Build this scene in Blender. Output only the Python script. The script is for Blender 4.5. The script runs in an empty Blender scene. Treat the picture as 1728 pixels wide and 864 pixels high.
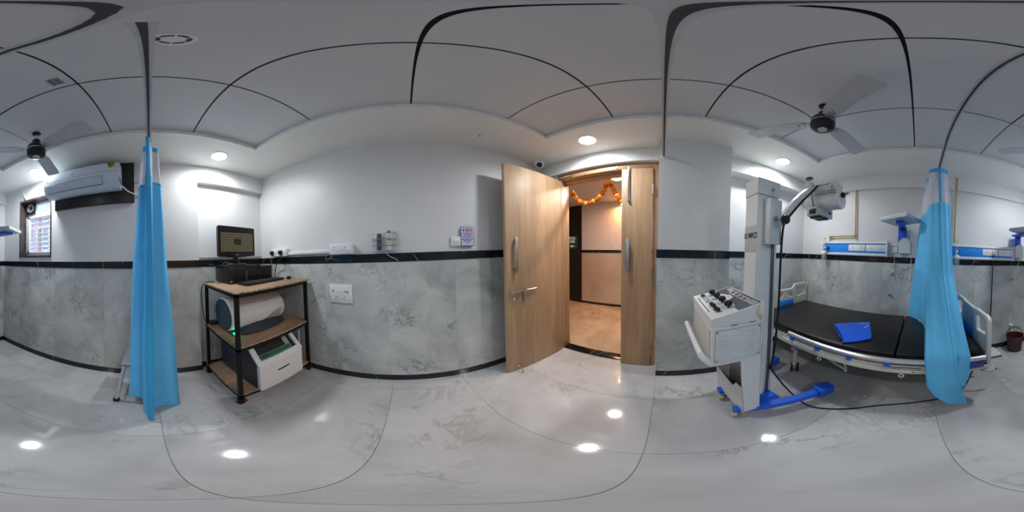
import bpy, bmesh, math, random
from mathutils import Vector, Matrix
R = math.radians
random.seed(7)
sc = bpy.context.scene
COL = sc.collection

# ---------------------------------------------------------------- camera
cam_d = bpy.data.cameras.new('camera')
cam_d.type = 'PANO'
try:
    cam_d.panorama_type = 'EQUIRECTANGULAR'
    cam_d.latitude_min, cam_d.latitude_max = -math.pi/2, math.pi/2
    cam_d.longitude_min, cam_d.longitude_max = -math.pi, math.pi
except Exception:
    pass
try:
    cam_d.cycles.panorama_type = 'EQUIRECTANGULAR'
except Exception:
    pass
cam_d.clip_start = 0.01
cam = bpy.data.objects.new('camera', cam_d); COL.objects.link(cam)
CH = 1.27
def cam_matrix(yaw, pitch, roll):
    Rw = Matrix.Rotation(R(yaw), 3, 'Z') @ Matrix.Rotation(R(pitch), 3, 'X') @ Matrix.Rotation(R(roll), 3, 'Y')
    right, fwd, up = Rw @ Vector((1,0,0)), Rw @ Vector((0,1,0)), Rw @ Vector((0,0,1))
    M = Matrix((right, up, -fwd)).transposed().to_4x4()
    M.translation = (0, 0, CH)
    return M
cam.matrix_world = cam_matrix(-37.30087, -1.94200, 1.06791)
sc.camera = cam

# ---------------------------------------------------------------- world, exposure
w = bpy.data.worlds.new('world'); sc.world = w; w.use_nodes = True
bg = w.node_tree.nodes['Background']
bg.inputs[0].default_value = (0.66, 0.84, 1.0, 1); bg.inputs[1].default_value = 1.15
vs = sc.view_settings
sc.display_settings.display_device = 'sRGB'
vs.view_transform = 'Standard'; vs.look = 'None'; vs.gamma = 1.0; vs.use_curve_mapping = False
vs.exposure = 1.13
LAMP_L = 30.0         # radiance of the LED diffusers
LAMP_W = 3.9          # power of the beam below each diffuser
sc.cycles.use_denoising = True
sc.cycles.max_bounces = 10
sc.cycles.diffuse_bounces = 6
sc.cycles.sample_clamp_indirect = 8.0
sc.cycles.caustics_reflective = False
sc.cycles.caustics_refractive = False

# ---------------------------------------------------------------- materials
MATS = {}
def mat(name, col, rough=0.5, metal=0.0, var=0.06, scale=18.0, bump=0.0, emit=None, alpha=1.0, trans=0.0, coat=0.0, spec=0.5, ior=1.45):
    if name in MATS: return MATS[name]
    m = bpy.data.materials.new(name); m.use_nodes = True
    nt = m.node_tree; b = nt.nodes['Principled BSDF']
    b.inputs['Roughness'].default_value = rough; b.inputs['Metallic'].default_value = metal
    b.inputs['Alpha'].default_value = alpha
    b.inputs['Transmission Weight'].default_value = trans; b.inputs['Coat Weight'].default_value = coat
    b.inputs['Specular IOR Level'].default_value = spec; b.inputs['IOR'].default_value = ior
    tc = nt.nodes.new('ShaderNodeNewGeometry')
    n = nt.nodes.new('ShaderNodeTexNoise'); n.inputs['Scale'].default_value = scale; n.inputs['Detail'].default_value = 4
    nt.links.new(tc.outputs['Position'], n.inputs['Vector'])
    r = nt.nodes.new('ShaderNodeValToRGB')
    lo, hi = [c*(1-var) for c in col], [min(1, c*(1+var)) for c in col]
    r.color_ramp.elements[0].position = .3; r.color_ramp.elements[1].position = .7
    r.color_ramp.elements[0].color = (*lo, 1); r.color_ramp.elements[1].color = (*hi, 1)
    nt.links.new(n.outputs[0], r.inputs[0]); nt.links.new(r.outputs[0], b.inputs['Base Color'])
    if bump:
        bp = nt.nodes.new('ShaderNodeBump'); bp.inputs['Strength'].default_value = bump; bp.inputs['Distance'].default_value = .002
        nt.links.new(n.outputs[0], bp.inputs['Height']); nt.links.new(bp.outputs[0], b.inputs['Normal'])
    if emit:
        b.inputs['Emission Color'].default_value = (*emit[0], 1); b.inputs['Emission Strength'].default_value = emit[1]
    MATS[name] = m
    return m

def ramp(nt, src, stops):
    r = nt.nodes.new('ShaderNodeValToRGB'); e = r.color_ramp.elements
    while len(e) < len(stops): e.new(.5)
    for k, (p, c) in enumerate(stops):
        e[k].position = p; e[k].color = (*c, 1) if len(c) == 3 else c
    nt.links.new(src, r.inputs[0]); return r.outputs[0]
def mixc(nt, f, a, b, mode='MIX'):
    n = nt.nodes.new('ShaderNodeMix'); n.data_type = 'RGBA'; n.blend_type = mode
    if isinstance(f, float): n.inputs[0].default_value = f
    else: nt.links.new(f, n.inputs[0])
    for i, v in ((6, a), (7, b)):
        if isinstance(v, tuple): n.inputs[i].default_value = (*v, 1)
        else: nt.links.new(v, n.inputs[i])
    return n.outputs[2]
def tile_coords(nt):
    """world position shifted by a random amount for every tile object, so that no two slabs share their veining"""
    g = nt.nodes.new('ShaderNodeNewGeometry'); oi = nt.nodes.new('ShaderNodeObjectInfo')
    v = nt.nodes.new('ShaderNodeVectorMath'); v.operation = 'MULTIPLY_ADD'
    cmb = nt.nodes.new('ShaderNodeCombineXYZ')
    for i in range(3): nt.links.new(oi.outputs['Random'], cmb.inputs[i])
    nt.links.new(cmb.outputs[0], v.inputs[0]); v.inputs[1].default_value = (3.1, 2.3, 1.7); nt.links.new(g.outputs['Position'], v.inputs[2])
    return v.outputs[0]
def noise(nt, vec, scale, detail=5, rough=.55, dist=0.0):
    n = nt.nodes.new('ShaderNodeTexNoise'); n.inputs['Scale'].default_value = scale; n.inputs['Detail'].default_value = detail
    n.inputs['Roughness'].default_value = rough; n.inputs['Distortion'].default_value = dist
    nt.links.new(vec, n.inputs['Vector']); return n.outputs[0]
def stone(name, base, dark, light, rough, vein=(.25,.25,.24), veinamt=.5, scale=2.2, patch=.5):
    m = bpy.data.materials.new(name); m.use_nodes = True; nt = m.node_tree; b = nt.nodes['Principled BSDF']
    v = tile_coords(nt)
    n1 = noise(nt, v, scale, 6, .6, .8)
    c = ramp(nt, n1, [(.32, dark), (.5, base), (.68, light)])
    n2 = noise(nt, v, scale*1.3, 9, .70, 1.0)                # thin crackled veins
    f = ramp(nt, n2, [(.470, (0,0,0)), (.497, (1,1,1)), (.520, (0,0,0))])
    n3 = noise(nt, v, scale*.9, 3, .5, .3)
    g = ramp(nt, n3, [(.50, (0,0,0)), (.66, (1,1,1))])
    mul = nt.nodes.new('ShaderNodeMath'); mul.operation = 'MULTIPLY'; nt.links.new(f, mul.inputs[0]); nt.links.new(g, mul.inputs[1])
    m2 = nt.nodes.new('ShaderNodeMath'); m2.operation = 'MULTIPLY'; nt.links.new(mul.outputs[0], m2.inputs[0]); m2.inputs[1].default_value = veinamt
    c = mixc(nt, m2.outputs[0], c, vein)
    n4 = noise(nt, v, scale*8, 9, .78, .25)                 # grainy patches
    p = ramp(nt, n4, [(.55, (0,0,0)), (.70, (1,1,1))])
    n5 = noise(nt, v, scale*.8, 2)
    q = ramp(nt, n5, [(.54, (0,0,0)), (.64, (1,1,1))])
    mu = nt.nodes.new('ShaderNodeMath'); mu.operation = 'MULTIPLY'; nt.links.new(p, mu.inputs[0]); nt.links.new(q, mu.inputs[1])
    mu2 = nt.nodes.new('ShaderNodeMath'); mu2.operation = 'MULTIPLY'; nt.links.new(mu.outputs[0], mu2.inputs[0]); mu2.inputs[1].default_value = patch
    c = mixc(nt, mu2.outputs[0], c, vein)
    nt.links.new(c, b.inputs['Base Color']); b.inputs['Roughness'].default_value = rough
    MATS[name] = m; return m
def black_marble(name):
    m = bpy.data.materials.new(name); m.use_nodes = True; nt = m.node_tree; b = nt.nodes['Principled BSDF']
    v = tile_coords(nt)
    n = nt.nodes.new('ShaderNodeTexNoise'); n.inputs['Scale'].default_value = 3; nt.links.new(v, n.inputs['Vector'])
    add = nt.nodes.new('ShaderNodeVectorMath'); add.operation = 'MULTIPLY_ADD'; nt.links.new(n.outputs['Color'], add.inputs[0])
    add.inputs[1].default_value = (.25,.25,.25); nt.links.new(v, add.inputs[2])
    vo = nt.nodes.new('ShaderNodeTexVoronoi'); vo.feature = 'DISTANCE_TO_EDGE'; vo.inputs['Scale'].default_value = 3.2
    nt.links.new(add.outputs[0], vo.inputs['Vector'])
    f = ramp(nt, vo.outputs['Distance'], [(0.0, (1,1,1)), (.012, (0,0,0))])
    g = ramp(nt, noise(nt, v, 5, 2), [(.47, (0,0,0)), (.56, (.75,.75,.75))])
    mu = nt.nodes.new('ShaderNodeMath'); mu.operation = 'MULTIPLY'; nt.links.new(f, mu.inputs[0]); nt.links.new(g, mu.inputs[1])
    c = mixc(nt, mu.outputs[0], (.010,.011,.013), (.42,.42,.40))
    nt.links.new(c, b.inputs['Base Color']); b.inputs['Roughness'].default_value = .14
    MATS[name] = m; return m
def wood(name, a, bb, dirn, rough=.35):
    m = bpy.data.materials.new(name); m.use_nodes = True; nt = m.node_tree; b = nt.nodes['Principled BSDF']
    g = nt.nodes.new('ShaderNodeNewGeometry'); mp = nt.nodes.new('ShaderNodeMapping'); mp.inputs['Scale'].default_value = dirn
    nt.links.new(g.outputs['Position'], mp.inputs['Vector'])
    n1 = noise(nt, mp.outputs[0], 6, 8, .6, .4)
    c1 = ramp(nt, n1, [(.35, a), (.65, bb)])
    # broad planks of slightly different shade across the sheet
    vo = nt.nodes.new('ShaderNodeTexNoise'); vo.noise_dimensions = '3D'; vo.inputs['Scale'].default_value = 1.6; vo.inputs['Detail'].default_value = 0
    nt.links.new(mp.outputs[0], vo.inputs['Vector'])
    c2 = ramp(nt, vo.outputs[0], [(.3, (.86,.85,.84)), (.7, (1.05,1.05,1.05))])
    nt.links.new(mixc(nt, 1.0, c1, c2, 'MULTIPLY'), b.inputs['Base Color'])
    b.inputs['Roughness'].default_value = rough
    MATS[name] = m; return m
def thin(name, col, alpha, rough=.3):
    """thin see-through sheet: part of the light passes straight on"""
    m = bpy.data.materials.new(name); m.use_nodes = True; nt = m.node_tree; b = nt.nodes['Principled BSDF']
    b.inputs['Base Color'].default_value = (*col, 1); b.inputs['Roughness'].default_value = rough
    g = nt.nodes.new('ShaderNodeNewGeometry'); n = noise(nt, g.outputs['Position'], 60, 2)
    a = ramp(nt, n, [(.3, (alpha*.9,)*3), (.7, (min(1, alpha*1.1),)*3)])
    nt.links.new(a, b.inputs['Alpha'])
    MATS[name] = m; return m
def cloth(name, col, transl=.25):
    m = bpy.data.materials.new(name); m.use_nodes = True; nt = m.node_tree; b = nt.nodes['Principled BSDF']
    g = nt.nodes.new('ShaderNodeNewGeometry')
    c = ramp(nt, noise(nt, g.outputs['Position'], 9, 5), [(.3, tuple(x*.93 for x in col)), (.7, col)])
    nt.links.new(c, b.inputs['Base Color']); b.inputs['Roughness'].default_value = .6; b.inputs['Specular IOR Level'].default_value = .15
    wv = noise(nt, g.outputs['Position'], 25, 3)
    bp = nt.nodes.new('ShaderNodeBump'); bp.inputs['Strength'].default_value = .25; bp.inputs['Distance'].default_value = .01
    nt.links.new(wv, bp.inputs['Height']); nt.links.new(bp.outputs[0], b.inputs['Normal'])
    t = nt.nodes.new('ShaderNodeBsdfTranslucent'); nt.links.new(c, t.inputs['Color'])
    mx = nt.nodes.new('ShaderNodeMixShader'); mx.inputs[0].default_value = transl
    nt.links.new(b.outputs[0], mx.inputs[1]); nt.links.new(t.outputs[0], mx.inputs[2])
    nt.links.new(mx.outputs[0], nt.nodes['Material Output'].inputs['Surface'])
    MATS[name] = m; return m

PAINT = mat('wall_paint', (.70,.705,.705), .42, var=.025, scale=3, bump=.05)
SOFFIT = mat('soffit_paint', (.79,.785,.75), .7, var=.02, scale=3)
PANEL = mat('ceiling_panel', (.615,.625,.645), .45, var=.03, scale=2)
GROOVE = mat('groove_black', (.012,.012,.014), .6)
TRIMW = mat('cornice_white', (.80,.80,.79), .5)
FLOORT = stone('floor_marble', (.495,.495,.50), (.41,.405,.40), (.565,.565,.57), .07, (.20,.185,.145), .7, 1.5, 1.0)
GROUT = mat('tile_joint', (.22,.22,.22), .8)
DADO = stone('dado_marble', (.54,.555,.54), (.41,.425,.415), (.65,.66,.65), .2, (.18,.19,.18), .9, 2.6, .95)
BLACK = black_marble('black_marble')
CORF = stone('corridor_marble', (.50,.36,.235), (.40,.28,.18), (.60,.45,.31), .2, (.22,.12,.07), .75, 2.0, .5)
CORW = stone('corridor_wall_marble', (.55,.44,.33), (.48,.38,.28), (.62,.51,.40), .3, (.35,.25,.18), .3, 1.6, .3)
CORP = mat('corridor_paint', (.70,.63,.60), .5)
DOORW = wood('door_veneer', (.43,.262,.14), (.53,.345,.198), (5.0,5.0,.35), .5)
FRAMEW = wood('frame_veneer', (.40,.24,.13), (.50,.32,.185), (5.0,5.0,.35))
FRAMEH = wood('frame_head_veneer', (.40,.24,.13), (.50,.32,.185), (5.0,.35,5.0))
PLY = wood('plywood', (.33,.20,.12), (.44,.285,.18), (4.0,.6,4.0), .5)
STEEL = mat('brushed_steel', (.42,.42,.42), .42, .9)
CHROME = mat('chrome', (.75,.76,.78), .12, 1.0)
ALU = mat('aluminium', (.72,.74,.77), .3, .85)
RAILG = mat('rail_grey', (.55,.56,.58), .4, .3)
WHITEP = mat('white_plastic', (.78,.79,.80), .35, var=.02)
WHITEM = mat('white_enamel', (.70,.715,.72), .42, var=.03, scale=4)
IVORY = mat('ivory_enamel', (.66,.66,.56), .35, var=.03)
GREYP = mat('grey_plastic', (.22,.235,.25), .4)
DKGREY = mat('dark_grey_plastic', (.055,.062,.075), .4)
NAVY = mat('navy_plastic', (.030,.040,.065), .4)
TEAL = mat('teal_plastic', (.018,.055,.085), .3)
BLACKP = mat('black_plastic', (.010,.010,.011), .35)
BLACKM = mat('black_painted_steel', (.007,.007,.007), .55, spec=.3)
RUBBER = mat('black_rubber', (.012,.012,.012), .7)
BLUE = mat('blue_paint', (.010,.13,.76), .4)
BLUEP = mat('blue_panel', (.02,.27,.86), .3)
CABLUE = mat('blue_vinyl', (.005,.085,.60), .42, bump=.4, scale=30)
CURT = cloth('curtain_cloth', (.15,.60,1.0), .03)
HEM = cloth('curtain_hem', (.065,.48,.93), .10)
NET = thin('curtain_net', (.68,.70,.78), .55, .8)
LEATHER = mat('brown_black_vinyl', (.014,.0105,.0105), .38, var=.15, scale=40, bump=.15)
BUCKET = mat('maroon_plastic', (.075,.018,.020), .4)
YELL = mat('brass_yellow', (.50,.31,.045), .4, .3)
GLASSP = thin('clear_plastic', (.80,.86,.88), .20, .08)
GLASS = thin('window_glass', (.8,.88,.9), .12, .03)
CREAMW = mat('cream_wheel', (.52,.47,.30), .5)
STICKY = mat('sticker_yellow', (.62,.66,.02), .5)
INK = mat('ink_black', (.012,.012,.016), .6)
INKBLUE = mat('ink_blue', (.02,.02,.16), .6)
INKRED = mat('ink_red', (.55,.02,.03), .6)
POSTER = mat('poster_lilac', (.60,.57,.78), .5)
PEARL = mat('switch_white', (.82,.82,.80), .3)
SILVER = mat('faceplate_silver', (.55,.56,.57), .35, .2)
RED = mat('red_plastic', (.45,.02,.02), .35)
GREEN = mat('green_board', (.02,.16,.07), .4)

# ---------------------------------------------------------------- mesh builder
class MB:
    def __init__(s): s.v, s.f = [], []
    def _add(s, vs_, fs):
        o = len(s.v); s.v += [Vector(p) for p in vs_]; s.f += [tuple(i+o for i in f) for f in fs]
    def bm(s, b):
        b.verts.index_update(); s._add([v.co.copy() for v in b.verts], [[v.index for v in f.verts] for f in b.faces]); b.free(); return s
    def box(s, lo, hi, bev=0.0, seg=2, M=None):
        b = bmesh.new(); bmesh.ops.create_cube(b, size=1.0)
        lo, hi = Vector(lo), Vector(hi)
        for v in b.verts: v.co = Vector((lo[i]+(v.co[i]+.5)*(hi[i]-lo[i]) for i in range(3)))
        if bev: bmesh.ops.bevel(b, geom=b.edges[:], offset=bev, segments=seg, affect='EDGES', profile=.5)
        if M: bmesh.ops.transform(b, matrix=M, verts=b.verts)
        return s.bm(b)
    def cyl(s, p0, p1, r, r2=None, seg=20, cap=True):
        p0, p1 = Vector(p0), Vector(p1); d = p1-p0
        if r2 is None: r2 = r
        q = d.to_track_quat('Z', 'Y').to_matrix(); V, F = [], []
        for k in range(seg):
            a = 2*math.pi*k/seg; u = q @ Vector((math.cos(a), math.sin(a), 0)); V += [p0+u*r, p1+u*r2]
        for k in range(seg):
            a, b = 2*k, 2*((k+1) % seg); F.append((a, b, b+1, a+1))
        if cap: F += [tuple(range(0, 2*seg, 2))[::-1], tuple(range(1, 2*seg, 2))]
        s._add(V, F); return s
    def tube(s, pts, r, seg=8, closed=False, smooth=0):
        P = [Vector(p) for p in pts]
        for _ in range(smooth):                       # Chaikin corner cutting
            Q = [P[0]] if not closed else []
            for a, b in zip(P, P[1:]+([P[0]] if closed else [])): Q += [a.lerp(b, .25), a.lerp(b, .75)]
            if not closed: Q.append(P[-1])
            P = Q
        n = len(P); rings = []; up = None
        for i in range(n):
            t = (P[(i+1) % n]-P[i-1]) if closed else (P[min(i+1, n-1)]-P[max(i-1, 0)])
            t.normalize()
            if up is None: up = t.orthogonal().normalized()
            else:
                up = up - t*up.dot(t)
                up = up.normalized() if up.length > 1e-6 else t.orthogonal().normalized()
            sd = t.cross(up); rr = r[i] if isinstance(r, (list, tuple)) else r
            rings.append([P[i]+(up*math.cos(2*math.pi*k/seg)+sd*math.sin(2*math.pi*k/seg))*rr for k in range(seg)])
        V = [v for ring in rings for v in ring]; F = []
        for i in range(n if closed else n-1):
            j = (i+1) % n
            for k in range(seg): F.append((i*seg+k, i*seg+(k+1) % seg, j*seg+(k+1) % seg, j*seg+k))
        if not closed: F += [tuple(range(seg))[::-1], tuple((n-1)*seg+k for k in range(seg))]
        s._add(V, F); return s
    def sweep(s, pts, w, h, z0=0.0):
        """rectangular bar w wide, h high, along a path in the horizontal plane"""
        P = [Vector(p) for p in pts]; V, F = [], []
        for i, p in enumerate(P):
            t = P[min(i+1, len(P)-1)]-P[max(i-1, 0)]; t.z = 0; t.normalize(); sd = Vector((-t.y, t.x, 0))*w/2
            for q in (sd+Vector((0,0,z0)), sd+Vector((0,0,z0+h)), -sd+Vector((0,0,z0+h)), -sd+Vector((0,0,z0))): V.append(p+q)
        for i in range(len(P)-1):
            for k in range(4): F.append((i*4+k, i*4+(k+1) % 4, i*4+4+(k+1) % 4, i*4+4+k))
        F += [(0,1,2,3), tuple(len(V)-4+k for k in (3,2,1,0))]
        s._add(V, F); return s
    def prism(s, poly, d):
        """polygon of 3-D points, given thickness along vector d"""
        P = [Vector(p) for p in poly]; n = len(P); d = Vector(d)
        F = [tuple(range(n))[::-1], tuple(range(n, 2*n))]+[(k, (k+1) % n, n+(k+1) % n, n+k) for k in range(n)]
        s._add(P+[p+d for p in P], F); return s
    def lathe(s, prof, c, axis=(0,0,1), seg=28):
        c = Vector(c); q = Vector(axis).to_track_quat('Z', 'Y').to_matrix(); V, F = [], []
        for r_, z_ in prof:
            for k in range(seg):
                a = 2*math.pi*k/seg; V.append(c+q @ Vector((r_*math.cos(a), r_*math.sin(a), z_)))
        for i in range(len(prof)-1):
            for k in range(seg): F.append((i*seg+k, i*seg+(k+1) % seg, (i+1)*seg+(k+1) % seg, (i+1)*seg+k))
        if prof[0][0] > 1e-5: F.append(tuple(range(seg))[::-1])
        if prof[-1][0] > 1e-5: F.append(tuple((len(prof)-1)*seg+k for k in range(seg)))
        s._add(V, F); return s
    def ball(s, c, r, sub=2, sc_=(1,1,1)):
        b = bmesh.new(); bmesh.ops.create_icosphere(b, subdivisions=sub, radius=1)
        for v in b.verts: v.co = Vector(c)+Vector((v.co.x*r*sc_[0], v.co.y*r*sc_[1], v.co.z*r*sc_[2]))
        return s.bm(b)
    def torus(s, c, axis, R_, r, seg=24):
        q = Vector(axis).to_track_quat('Z', 'Y').to_matrix()
        return s.tube([Vector(c)+q @ Vector((R_*math.cos(2*math.pi*k/seg), R_*math.sin(2*math.pi*k/seg), 0)) for k in range(seg)], r, 8, True)
    def grid(s, rows):
        n = len(rows[0]); V = [p for r_ in rows for p in r_]
        s._add(V, [(i*n+k, i*n+k+1, (i+1)*n+k+1, (i+1)*n+k) for i in range(len(rows)-1) for k in range(n-1)]); return s
    def build(s, name, m, parent=None, flat=False):
        if parent is not None: o0 = world_loc(parent)
        else:
            xs = [v.x for v in s.v]; ys = [v.y for v in s.v]; zs = [v.z for v in s.v]
            o0 = Vector(((min(xs)+max(xs))/2, (min(ys)+max(ys))/2, min(zs)))
        me = bpy.data.meshes.new(name); me.from_pydata([v-o0 for v in s.v], [], s.f); me.validate()
        b = bmesh.new(); b.from_mesh(me); bmesh.ops.recalc_face_normals(b, faces=b.faces); b.to_mesh(me); b.free()
        me.materials.append(m)
        if not flat:
            for p in me.polygons: p.use_smooth = True
            me.set_sharp_from_angle(angle=R(32))
        o = bpy.data.objects.new(name, me); COL.objects.link(o)
        if parent is not None: o.parent = parent
        else: o.location = o0
        return o
def world_loc(o):
    v = Vector(o.location)
    while o.parent: o = o.parent; v = v+Vector(o.location)
    return v
def tag(o, label, cat=None, group=None, kind=None):
    o['label'] = label
    if cat: o['category'] = cat
    if group: o['group'] = group
    if kind: o['kind'] = kind
    return o
def thing(name, loc, label, cat, group=None, kind=None):
    o = bpy.data.objects.new(name, None); COL.objects.link(o); o.location = loc; o.empty_display_size = .05
    return tag(o, label, cat, group, kind)
def box(name, lo, hi, m, parent=None, bev=0.0): return MB().box(lo, hi, bev).build(name, m, parent)
_tc = {}
def tile(name, lo, hi, m, parent, bev=.0015):
    """one slab, sharing its mesh with every slab of the same size"""
    d = tuple(round(hi[i]-lo[i], 4) for i in range(3)); key = (d, m.name)
    c = Vector([(lo[i]+hi[i])/2 for i in range(3)])
    if key not in _tc:
        b = bmesh.new(); bmesh.ops.create_cube(b, size=1)
        for v in b.verts: v.co = Vector([v.co[i]*d[i] for i in range(3)])
        if bev: bmesh.ops.bevel(b, geom=b.edges[:], offset=bev, segments=1, affect='EDGES')
        me = bpy.data.meshes.new(name); b.to_mesh(me); b.free(); me.materials.append(m); _tc[key] = me
    o = bpy.data.objects.new(name, _tc[key]); COL.objects.link(o); o.parent = parent; o.location = c-world_loc(parent)
    return o
def curve_mesh(cu):
    o = bpy.data.objects.new('tmp', cu); COL.objects.link(o); bpy.context.view_layer.update()
    me = bpy.data.meshes.new_from_object(o.evaluated_get(bpy.context.evaluated_depsgraph_get()))
    bpy.data.objects.remove(o); bpy.data.curves.remove(cu); return me
def frame_matrix(origin, right, up):
    r, u = Vector(right).normalized(), Vector(up).normalized(); n = r.cross(u)
    M = Matrix((r, u, n)).transposed().to_4x4(); M.translation = origin; return M
def lettering(body, size, origin, right, up, m, parent, name='lettering', ex=.0004, sx=1.0, align='CENTER', bold=0.0):
    cu = bpy.data.curves.new('t', 'FONT'); cu.body = body; cu.size = size; cu.extrude = ex; cu.align_x = align; cu.align_y = 'CENTER'
    cu.resolution_u = 3; cu.offset = bold
    me = curve_mesh(cu); M = frame_matrix(origin, right, up) @ Matrix.Diagonal((sx, 1, 1, 1))
    M.translation = Vector(origin)-world_loc(parent)
    me.transform(M); me.materials.clear(); me.materials.append(m)
    o = bpy.data.objects.new(name, me); COL.objects.link(o); o.parent = parent; return o
def plate(name, outline, holes, thick, origin, right, up, m, parent, bev=.004):
    """flat board with real openings, outline and openings in its own plane"""
    cu = bpy.data.curves.new('p', 'CURVE'); cu.dimensions = '2D'; cu.fill_mode = 'BOTH'; cu.extrude = thick/2-bev; cu.bevel_depth = bev; cu.bevel_resolution = 2
    for poly in [outline]+holes:
        sp = cu.splines.new('POLY'); sp.points.add(len(poly)-1); sp.use_cyclic_u = True
        for p, q in zip(sp.points, poly): p.co = (q[0], q[1], 0, 1)
    me = curve_mesh(cu); M = frame_matrix(origin, right, up); M.translation = Vector(origin)-world_loc(parent); me.transform(M)
    me.materials.clear(); me.materials.append(m)
    for p in me.polygons: p.use_smooth = True
    me.set_sharp_from_angle(angle=R(40))
    o = bpy.data.objects.new(name, me); COL.objects.link(o); o.parent = parent; return o
def rounded(poly, r, n=4):
    out = []
    for i in range(len(poly)):
        p0, p1, p2 = Vector(poly[i-1]), Vector(poly[i]), Vector(poly[(i+1) % len(poly)])
        a, b = (p0-p1), (p2-p1); k = min(r, a.length*.45, b.length*.45); a = p1+a.normalized()*k; b = p1+b.normalized()*k
        for j in range(n+1):
            t = j/n; out.append(tuple(a*(1-t)**2+p1*2*t*(1-t)+b*t*t))
    return out
def copy_part(o, parent, loc):
    c = o.copy(); COL.objects.link(c); c.parent = parent; c.location = loc; return c

# planes of the room
AY, CY, DX, NX, PX, RX, HX = 1.301, -1.905, -1.540, -1.600, 1.314, 1.624, 1.445
ZS, ZT = 2.333, 2.375
BT0, BT1 = 1.207, 1.276
def wp(wall, u, z, d):
    return Vector({'A': (u, AY-d, z), 'C': (u, CY+d, z), 'D': (DX+d, u, z), 'P': (PX-d, u, z)}[wall])
def wbox(mb, wall, u0, u1, z0, z1, d0, d1, bev=0.0):
    a, b = wp(wall, u0, z0, d0), wp(wall, u1, z1, d1)
    return mb.box([min(a[i], b[i]) for i in range(3)], [max(a[i], b[i]) for i in range(3)], bev)
WALLDIR = {'A': ((1,0,0), (0,-1,0)), 'C': ((-1,0,0), (0,1,0)), 'D': ((0,1,0), (1,0,0)), 'P': ((0,-1,0), (-1,0,0))}

# ================================================================ STRUCTURE
# floor: slabs with thin joints
floor = box('floor', (-1.95,-2.05,-.12), (1.655,1.45,-.004), GROUT); tag(floor, 'glossy pale grey marble slab floor of the treatment room', 'floor', kind='structure')
fx = [-1.64,-1.26,-.70,-.14,.42,.975,1.53,1.655]; fy = [-1.93,-1.085,.035,1.155,1.32]
for i in range(len(fx)-1):
    for j in range(len(fy)-1):
        tile('floor_tile', (fx[i]+.0008, fy[j]+.0008, -.004), (fx[i+1]-.0008, fy[j+1]-.0008, 0), FLOORT, floor, .0006)

def dado(wall, parent, us, zlo=.07, d=.0):
    for a, b in zip(us, us[1:]):
        lo, hi = wp(wall, a+.0004, zlo, -.008), wp(wall, b-.0004, BT0, d)
        tile('dado_tile', [min(lo[i], hi[i]) for i in range(3)], [max(lo[i], hi[i]) for i in range(3)], DADO, parent, .0004)
def band(wall, parent, us, z0=BT0+.001, z1=BT1, d=.004, name='border_tile'):
    for a, b in zip(us, us[1:]):
        lo, hi = wp(wall, a+.0006, z0, -.008), wp(wall, b-.0006, z1, d)
        tile(name, [min(lo[i], hi[i]) for i in range(3)], [max(lo[i], hi[i]) for i in range(3)], BLACK, parent, .001)

# wall_back: the long wall with sockets and notice
wall_a = MB().box((-1.80, AY+.008, 0), (1.66, AY+.15, 2.46)).build('wall_back', PAINT); tag(wall_a, 'white painted wall above grey marble dado, with sockets and notice', 'wall', kind='structure')
ua = [-1.60,-1.28,-.72,-.16,.40,.96,1.49]
dado('A', wall_a, ua); band('A', wall_a, [-1.60,-1.0,-.44,.12,.68,1.24,1.49])
bb = thing('baseboard_back', (0, AY, 0), 'black marble skirting below the socket wall', 'baseboard', kind='structure')
band('A', bb, [-1.60,-1.28,-.72,-.16,.40,.96,1.49], 0, .069, .006, 'skirting_tile')

# wall_left: window, air conditioner, recess behind the trolley
WY0, WY1, WZ0, WZ1 = -1.585, -1.065, 1.341, 2.115
mb = MB()
for lo, hi in (((DX-.2,-2.05,0),(DX-.008,.48,WZ0)), ((DX-.2,-2.05,WZ0),(DX,WY0,WZ1)), ((DX-.2,WY1,WZ0),(DX,.48,WZ1)), ((DX-.2,-2.05,WZ1),(DX,.48,2.46)),
               ((NX-.15,.48,0),(NX-.008,1.32,1.3)), ((NX-.15,.48,1.3),(NX,1.32,2.46)), ((NX-.02,.48,2.12),(DX,1.32,2.46))):
    mb.box(lo, hi)
wall_d = mb.build('wall_left', PAINT); tag(wall_d, 'white wall with window, dark backing board and shallow recess', 'wall', kind='structure')
MBx = MB().box((DX-.008, -1.905, BT1), (DX, WY0, WZ0)); MBx.box((DX-.008, WY0, BT1), (DX, .48, WZ0)); MBx.build('painted_strip', PAINT, wall_d)
dado('D', wall_d, [-1.905,-1.57,-1.01,-.45,.11,.48]); band('D', wall_d, [-1.905,-1.35,-.79,-.23,.33,.48])
for a, b in ((.48,.90), (.90,1.301)): tile('dado_tile', (NX-.008,a+.0007,.07), (NX,b-.0007,BT0), DADO, wall_d, .0008); tile('border_tile', (NX-.008,a,BT0+.001), (NX+.004,b,BT1), BLACK, wall_d, .001)
bb = thing('baseboard_left', (DX, 0, 0), 'black marble skirting below the air conditioner wall', 'baseboard', kind='structure')
band('D', bb, [-1.905,-1.35,-.79,-.23,.33,.486], 0, .069, .006, 'skirting_tile')
tile('skirting_tile', (NX-.008,.48,0), (NX+.006,1.301,.069), BLACK, bb)

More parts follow.
